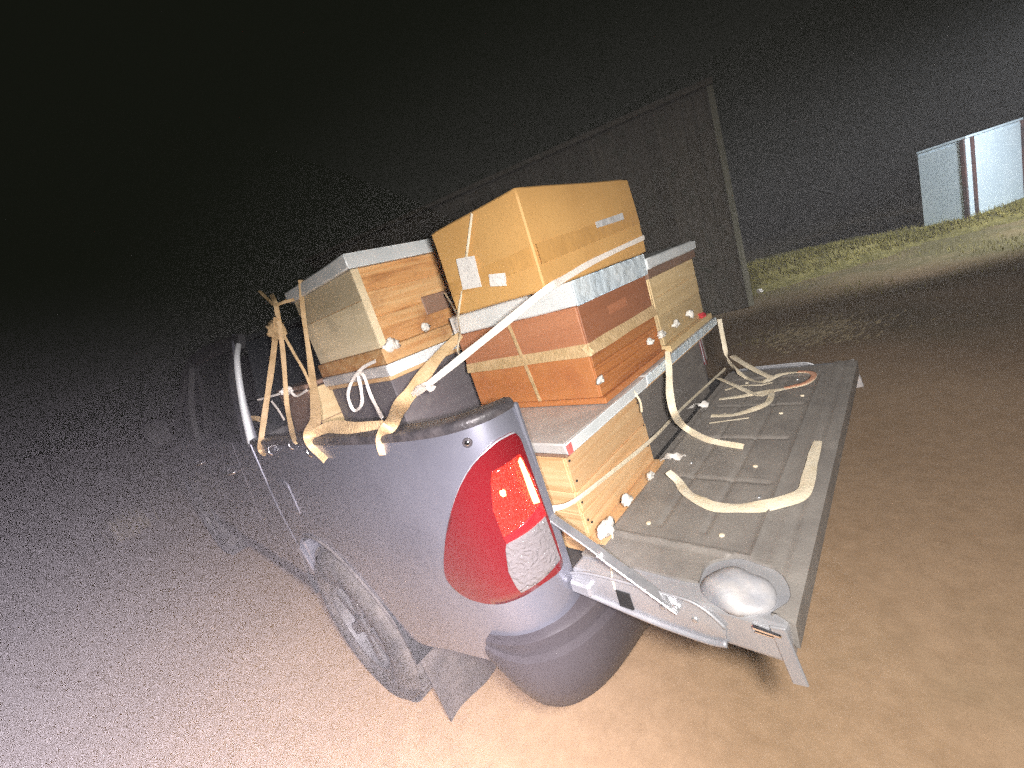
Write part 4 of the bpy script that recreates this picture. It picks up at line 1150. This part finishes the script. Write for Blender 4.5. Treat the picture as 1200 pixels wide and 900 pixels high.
t = thing('beehive', 'topmost beehive with pale grey green side and stained orange end', 'beehive', (-.41, .88, 1.463), 'beehives loaded on the truck')
obj('floor_board', slab(-.628, -.195, .596, 1.130, 1.4635, 1.517, .003), 'pine_orange', t)
bx = obj('brood_box', slab(-.612, -.200, .622, 1.120, 1.5175, 1.783, .002), 'pine_orange', t)
boards_on(bx, -.612, -.200, .622, 1.120, split(1.518, 1.783, (0, .38, .70, 1)), 'pine_orange', 'pale_grey', .005, .001, faces='FB')
boards_on(bx, -.612, -.200, .622, 1.120, split(1.518, 1.783, (0, .62, 1)), 'pine_orange', 'pale_grey', .004, .0008, faces='LR')
obj('handhold', slab(-.395, -.262, .6135, .6200, 1.572, 1.640, .004), 'dull_brown', bx)
obj('corner_batten', slab(-.619, -.592, .6120, .6168, 1.519, 1.782, .001), 'pale_grey', bx)
obj('lid', wavy_lid(-.632, -.188, .602, 1.140, 1.7835, 1.829, 7), 'galv', t, True, 40)
obj('lid_edge', wavy_lid(-.6325, -.1875, .5975, .6015, 1.7825, 1.8295, 10, .001), 'galv', t, True, 40)

# ------------------------------------------------------------------ cardboard box
t = thing('cardboard_box', 'taped brown cardboard box with two white labels on top of the load', 'cardboard box', (-.21, .15, 1.545), None)
b = slab(-.508, .082, -.020, .318, 1.5435, 1.786, .004)
bmesh.ops.subdivide_edges(b, edges=[e for e in b.edges if e.calc_length() > .1], cuts=11, use_grid_fill=True)
for v in b.verts:
    k = (v.co.x + .21) / .295; h = (v.co.z - 1.5435) / .24
    n_ = noise.noise_vector(v.co * 4.5 + Vector((3, 1, 2)))
    v.co += n_ * .004
    if v.co.x > .07: v.co.x += .010 * math.sin(h * 3.1) - .012 * h
    if h > .9: v.co.z -= .001 * max(0, 1 - abs(k)) + .004 * max(0, k)
    if v.co.y < -.015: v.co.y -= .006 * max(0, 1 - k * k) * math.sin(h * 3.1)
cb = obj('carton', b, 'card', t, True, 40)
def quad_strip(P, off, nrm, n=10, sag=.0):
    """thin sheet on a face given by four corners"""
    P = [Vector(p) for p in P]; nrm = Vector(nrm); V = []; F = []
    for s in (1, 0):
        for i in range(n + 1):
            u_ = i / n
            for w_ in (0, .5, 1):
                q = (P[0] * (1 - u_) + P[1] * u_) * (1 - w_) + (P[3] * (1 - u_) + P[2] * u_) * w_
                V.append(tuple(q + nrm * (off + s * .0008 + .0012 * noise.noise(q * 30))))
    m = (n + 1) * 3
    for i in range(n):
        for j in range(2):
            a = i * 3 + j
            F.append((a, a + 3, a + 4, a + 1)); F.append((m + a, m + a + 1, m + a + 4, m + a + 3))
        F.append((i * 3, m + i * 3, m + i * 3 + 3, i * 3 + 3)); F.append((i * 3 + 2, i * 3 + 5, m + i * 3 + 5, m + i * 3 + 2))
    return V, F
YF, XL = -.0285, -.5155
obj('packing_tape', quad_strip([(-.503, YF, 1.652), (.058, YF, 1.683), (.063, YF, 1.640), (-.503, YF, 1.604)], 0, (0, -1, 0)), 'pack_tape', t)
obj('packing_tape', quad_strip([(XL, -.015, 1.650), (XL, .30, 1.640), (XL, .30, 1.600), (XL, -.015, 1.606)], 0, (-1, 0, 0)), 'pack_tape', t)
obj('clear_tape_glint', quad_strip([(-.215, YF - .002, 1.672), (-.040, YF - .002, 1.682), (-.042, YF - .002, 1.662), (-.214, YF - .002, 1.655)], 0, (0, -1, 0), 10), 'clear_tape_glint', t)  # glint on the clear tape, put into its whitish colour
L = DATA['label']
for k, (lab, P) in enumerate((('larger white shipping label', L[:4]), ('smaller square white label', L[4:8]))):
    o = obj('shipping_label', quad_strip([(XL - .001, p[1], p[2]) for p in P], 0, (-1, 0, 0), 6), 'label_paper', t); o['label'] = lab

# ------------------------------------------------------------------ straps and ties
TAN_G, WH_G, CR_G = 'tan webbing tied over the load', 'white ribbon tied over the load', 'cream ribbon ends lying loose'
def strap(key, w, mat, label, group, normal='cam', twist=.25, thick=.0012, crown=.06, pts=None, cat='strap', name='strap', lying=False):
    P_ = [list(p) for p in (pts or DATA[key])]
    if lying:
        for p in P_:
            if p[1] < -.015 and p[0] > -.56 and p[2] < .96: p[2] = max(p[2] + .004, .9035)
    o = obj(name, ribbon(P_, w, normal, twist, thick, 7, sum(map(ord, key)), .05, crown=crown), mat, None, True, 50)
    return meta(o, label, cat, group)
strap('tan_a', .017, 'tan_tape', 'tan strap hanging straight down the middle of the bunch in front of the topmost hive', TAN_G)
strap('tan_b', .012, 'tan_tape', 'short knotted tan strap end sticking up beside the topmost lid', TAN_G, twist=.5)
strap('tan_c', .022, 'tan_tape', 'tan strap hanging to the bed rail nearest the cab', TAN_G)
strap('tan_d', .010, 'tan_tape', 'narrow slanting tan cord crossing the corner of the brown hive', TAN_G)
strap('tan_e', lambda t: .016 + .022 * min(1, max(0, (t - .2) / .4)), 'tan_tape', 'wide tan strap running down over the pale side of the topmost hive', TAN_G, twist=.15)
strap('tan_h', lambda t: .020 + .018 * math.sin(math.pi * min(1, t * 1.1)), 'tan_tape', 'broad tan strap lying along the top of the bed rail', TAN_G, twist=.3)
strap('tan_f', lambda t: .024 + .022 * math.sin(math.pi * min(1, t * 1.25)) , 'tan_tape', 'wide twisted tan strap slanting from the cardboard box down to the bed rail', TAN_G, twist=.4)
strap('tan_g', .024, 'tan_tape', 'short tan strap end beside the cab pillar', TAN_G)
strap('white_long', lambda t: .020 - .008 * abs(t - .3), 'white_ribbon', 'long white strap slanting up across the metal lid and the cardboard box', WH_G, twist=.12, pts=DATA['white_long'][:-1] + [[.060, -.034, 1.592]])
strap('white_knot', .016, 'white_ribbon', 'white knot tying the long white strap to the tan webbing', WH_G, twist=.7, cat='knot', name='strap_knot')
strap('white_loop', .011, 'white_ribbon', 'white ribbon loop dangling in front of the charcoal hive', WH_G, twist=.5)
strap('white_cord', .010, 'white_ribbon', 'white cord tied level across the tan straps by the cab', WH_G, twist=.6, cat='cord')
strap('white_cord2', .008, 'white_ribbon', 'short white cord slanting down between the tan straps', WH_G, twist=.4, cat='cord')
strap('c_vertical', .013, 'tan_tape', 'narrow upright tan strap on the side of the orange and red brown hive', TAN_G, (-1, 0, 0), 0, crown=.02)
cbp = DATA['c_band']
strap('c_band', .034, 'tan_tape', 'broad level tan strap round the middle of the orange and red brown hive', TAN_G, twist=0, crown=.01,
      pts=[(-.3935, .502, 1.352), (-.3935, .25, 1.352), (-.3945, .01, 1.352), (-.3935, -.0135, 1.352), (-.372, -.0175, 1.352), (-.20, -.0175, 1.352), (.053, -.0175, 1.352)])
strap('string_e', .007, 'cream', 'thin cream string hanging down the labelled side of the cardboard box', 'thin cream strings', (-1, 0, 0), .2, cat='string', name='string')
strap('string_f', .006, 'cream', 'thin cream string slanting from the topmost hive to the cardboard box', 'thin cream strings', cat='string', name='string')
strap('a_strap', .013, 'cream', 'thin cream strap stretched across the pine hive beside the tail light', CR_G, (0, -1, 0), .1)
strap('a_knot', .012, 'cream', 'cream knot tied at the top of the tailgate stay', CR_G, twist=.8, cat='knot', name='strap_knot')
strap('b_hang', lambda t: .016 + .008 * math.sin(t * 3.1), 'cream', 'cream strap hanging from the middle of the long lid onto the tailgate', CR_G, twist=.2, lying=True)
strap('b_thin', .006, 'cream', 'thin cream string hanging at the join of the two lower lids', 'thin cream strings', cat='string', name='string')
COIL = strap('coil_a', .018, 'cream', 'long looped cream strap hanging from the far end of the long lid', CR_G, (-.1, -.25, .95), .12, lying=True)
tip = obj('strap_end', ribbon([(p[0], p[1], .9065) for p in DATA['coil_a'][7:12]], .0195, (0, 0, 1), 0, .0012, 7, 3, .03), 'peach_tip', COIL, True)
strap('coil_b', .026, 'cream', 'wide cream strap slanting over the far edge of the tailgate beside the loop', CR_G, (-.3, -.3, .9), .1, lying=True)
strap('coil_c', .020, 'cream', 'folded cream strap in the tangle on the far half of the tailgate', CR_G, (-.1, -.2, .95), .12, lying=True)
strap('coil_d', .012, 'cream', 'short cream strap end inside the upper loop of the tangle', CR_G, (-.3, -.3, .9), .1, lying=True)
strap('coil_e', .013, 'cream', 'short cream strap lying between the two big loops of the tangle', CR_G, (0, 0, 1), .05, lying=True)
strap('coil_f', .007, 'cream', 'thin straight cream strip lying in front of the tangle', CR_G, (0, 0, 1), .0, lying=True)
strap('long_tail', lambda t: .020 + .014 * math.sin(t * 3.1), 'cream', 'long curved cream strap lying alone on the near half of the tailgate', CR_G, (-.15, -.15, .95), .12, lying=True)
strap('yarn_a', .004, 'cream', 'short yarn hanging from the foam on the pine hive', 'thin cream strings', cat='string', name='string')
strap('yarn_b', .004, 'cream', 'thin yarn lying across the silver tailgate edge', 'thin cream strings', cat='string', name='string', pts=[(-.640, -.075, .894), (-.672, -.10, .893), (-.703, -.12, .892), (-.7155, -.128, .872)])

# wads of white foam stuffed in the hive entrances, scraps, cloths
FG = 'white foam wads in the hive entrances'
LAB = {'foam_a': ['big wad of white foam at the lower left corner of the pine hive', 'middle wad of white foam on the floor board of the pine hive', 'small wad of white foam at the right end of the pine hive floor board'],
       'foam_d': ['leftmost of the four white foam wads along the long lid', 'second from left of the four white foam wads along the long lid', 'third from left of the four white foam wads along the long lid', 'rightmost of the four white foam wads along the long lid, next to the red blob'],
       'foam_c': ['tiny white foam wad at the lower corner of the orange hive'],
       'foam_f': ['largest white foam wad under the orange end of the topmost hive', 'small white foam wad under the middle of the topmost hive', 'upper tiny white foam wad beside the cardboard box', 'lower tiny white foam wad beside the cardboard box']}
for key, labs in LAB.items():
    for i, lab in enumerate(labs):
        x, y, z, s = DATA[key][i]
        yy = {'foam_a': -.046, 'foam_d': -.022, 'foam_c': -.022, 'foam_f': .598}[key]
        o = obj('foam_wad', blob((x, yy, z), .017 * s, 1.35, .6, .8, .8, i * 3 + len(key) + ord(key[-1]), 3, 1.1), 'foam', None, True)
        meta(o, lab, 'foam', FG)
for i, lab in enumerate(('white paper scrap lying near the tangle of straps on the tailgate', 'white paper scrap on the tailgate near the pine hive')):
    x, y, z, s = DATA['scrap'][i]
    o = obj('paper_scrap', ribbon([(x - .035, y + .03, z + .012), (x - .005, y + .012, z + .014), (x + .004, y - .008, z + .008), (x + .012, y - .035, z + .010)], .024, (0, 0, 1), .9, .001, 6, i + 5, .5, crown=.15), 'paper', None, True, 50)
    meta(o, lab, 'paper scrap', 'white paper scraps on the tailgate')
x, y, z, s = DATA['red'][0]
meta(obj('far_light_stand_in', blob((x, -.012, z - .03), .018, 1.3, .8, .7, .5, 3, 3), 'far_light_stand_in', None, True), 'small added red blob standing in for the far tail light, at the far end of the long lid', 'cloth')  # added red blob in place of the glimpsed far tail light
x, y, z, s = DATA['cloth'][0]
meta(obj('tan_cloth', blob((x, 1.175, z), .034, .9, 1.0, 1.1, .6, 6, 3), 'tan_tape', None, True), 'bunched tan cloth tied in the straps behind the topmost hive', 'cloth')
x, y, z, s = DATA['cloth'][1]
meta(obj('white_cloth', blob((x, y, z), .020, 1.2, .8, .8, .6, 9, 3), 'foam', None, True), 'small white rag knotted in the cord by the brown hive', 'cloth')

# ------------------------------------------------------------------ dusty smoke hanging in the air, lit by the flash
def haze():
    m = bpy.data.materials.new('haze'); m.use_nodes = True; nt = m.node_tree
    nt.nodes.clear()
    out = nt.nodes.new('ShaderNodeOutputMaterial'); pv = nt.nodes.new('ShaderNodeVolumePrincipled')
    pv.inputs['Color'].default_value = (0.90, 0.88, 0.92, 1)
    pv.inputs['Density'].default_value = HAZE
    pv.inputs['Anisotropy'].default_value = 0.0
    nt.links.new(pv.outputs[0], out.inputs['Volume'])
    o = obj('haze', slab(-95, 95, -95, 95, -1.2, 4.3, 0), m); meta(o, kind='stuff')
HAZE = 0.013
if HAZE: haze()
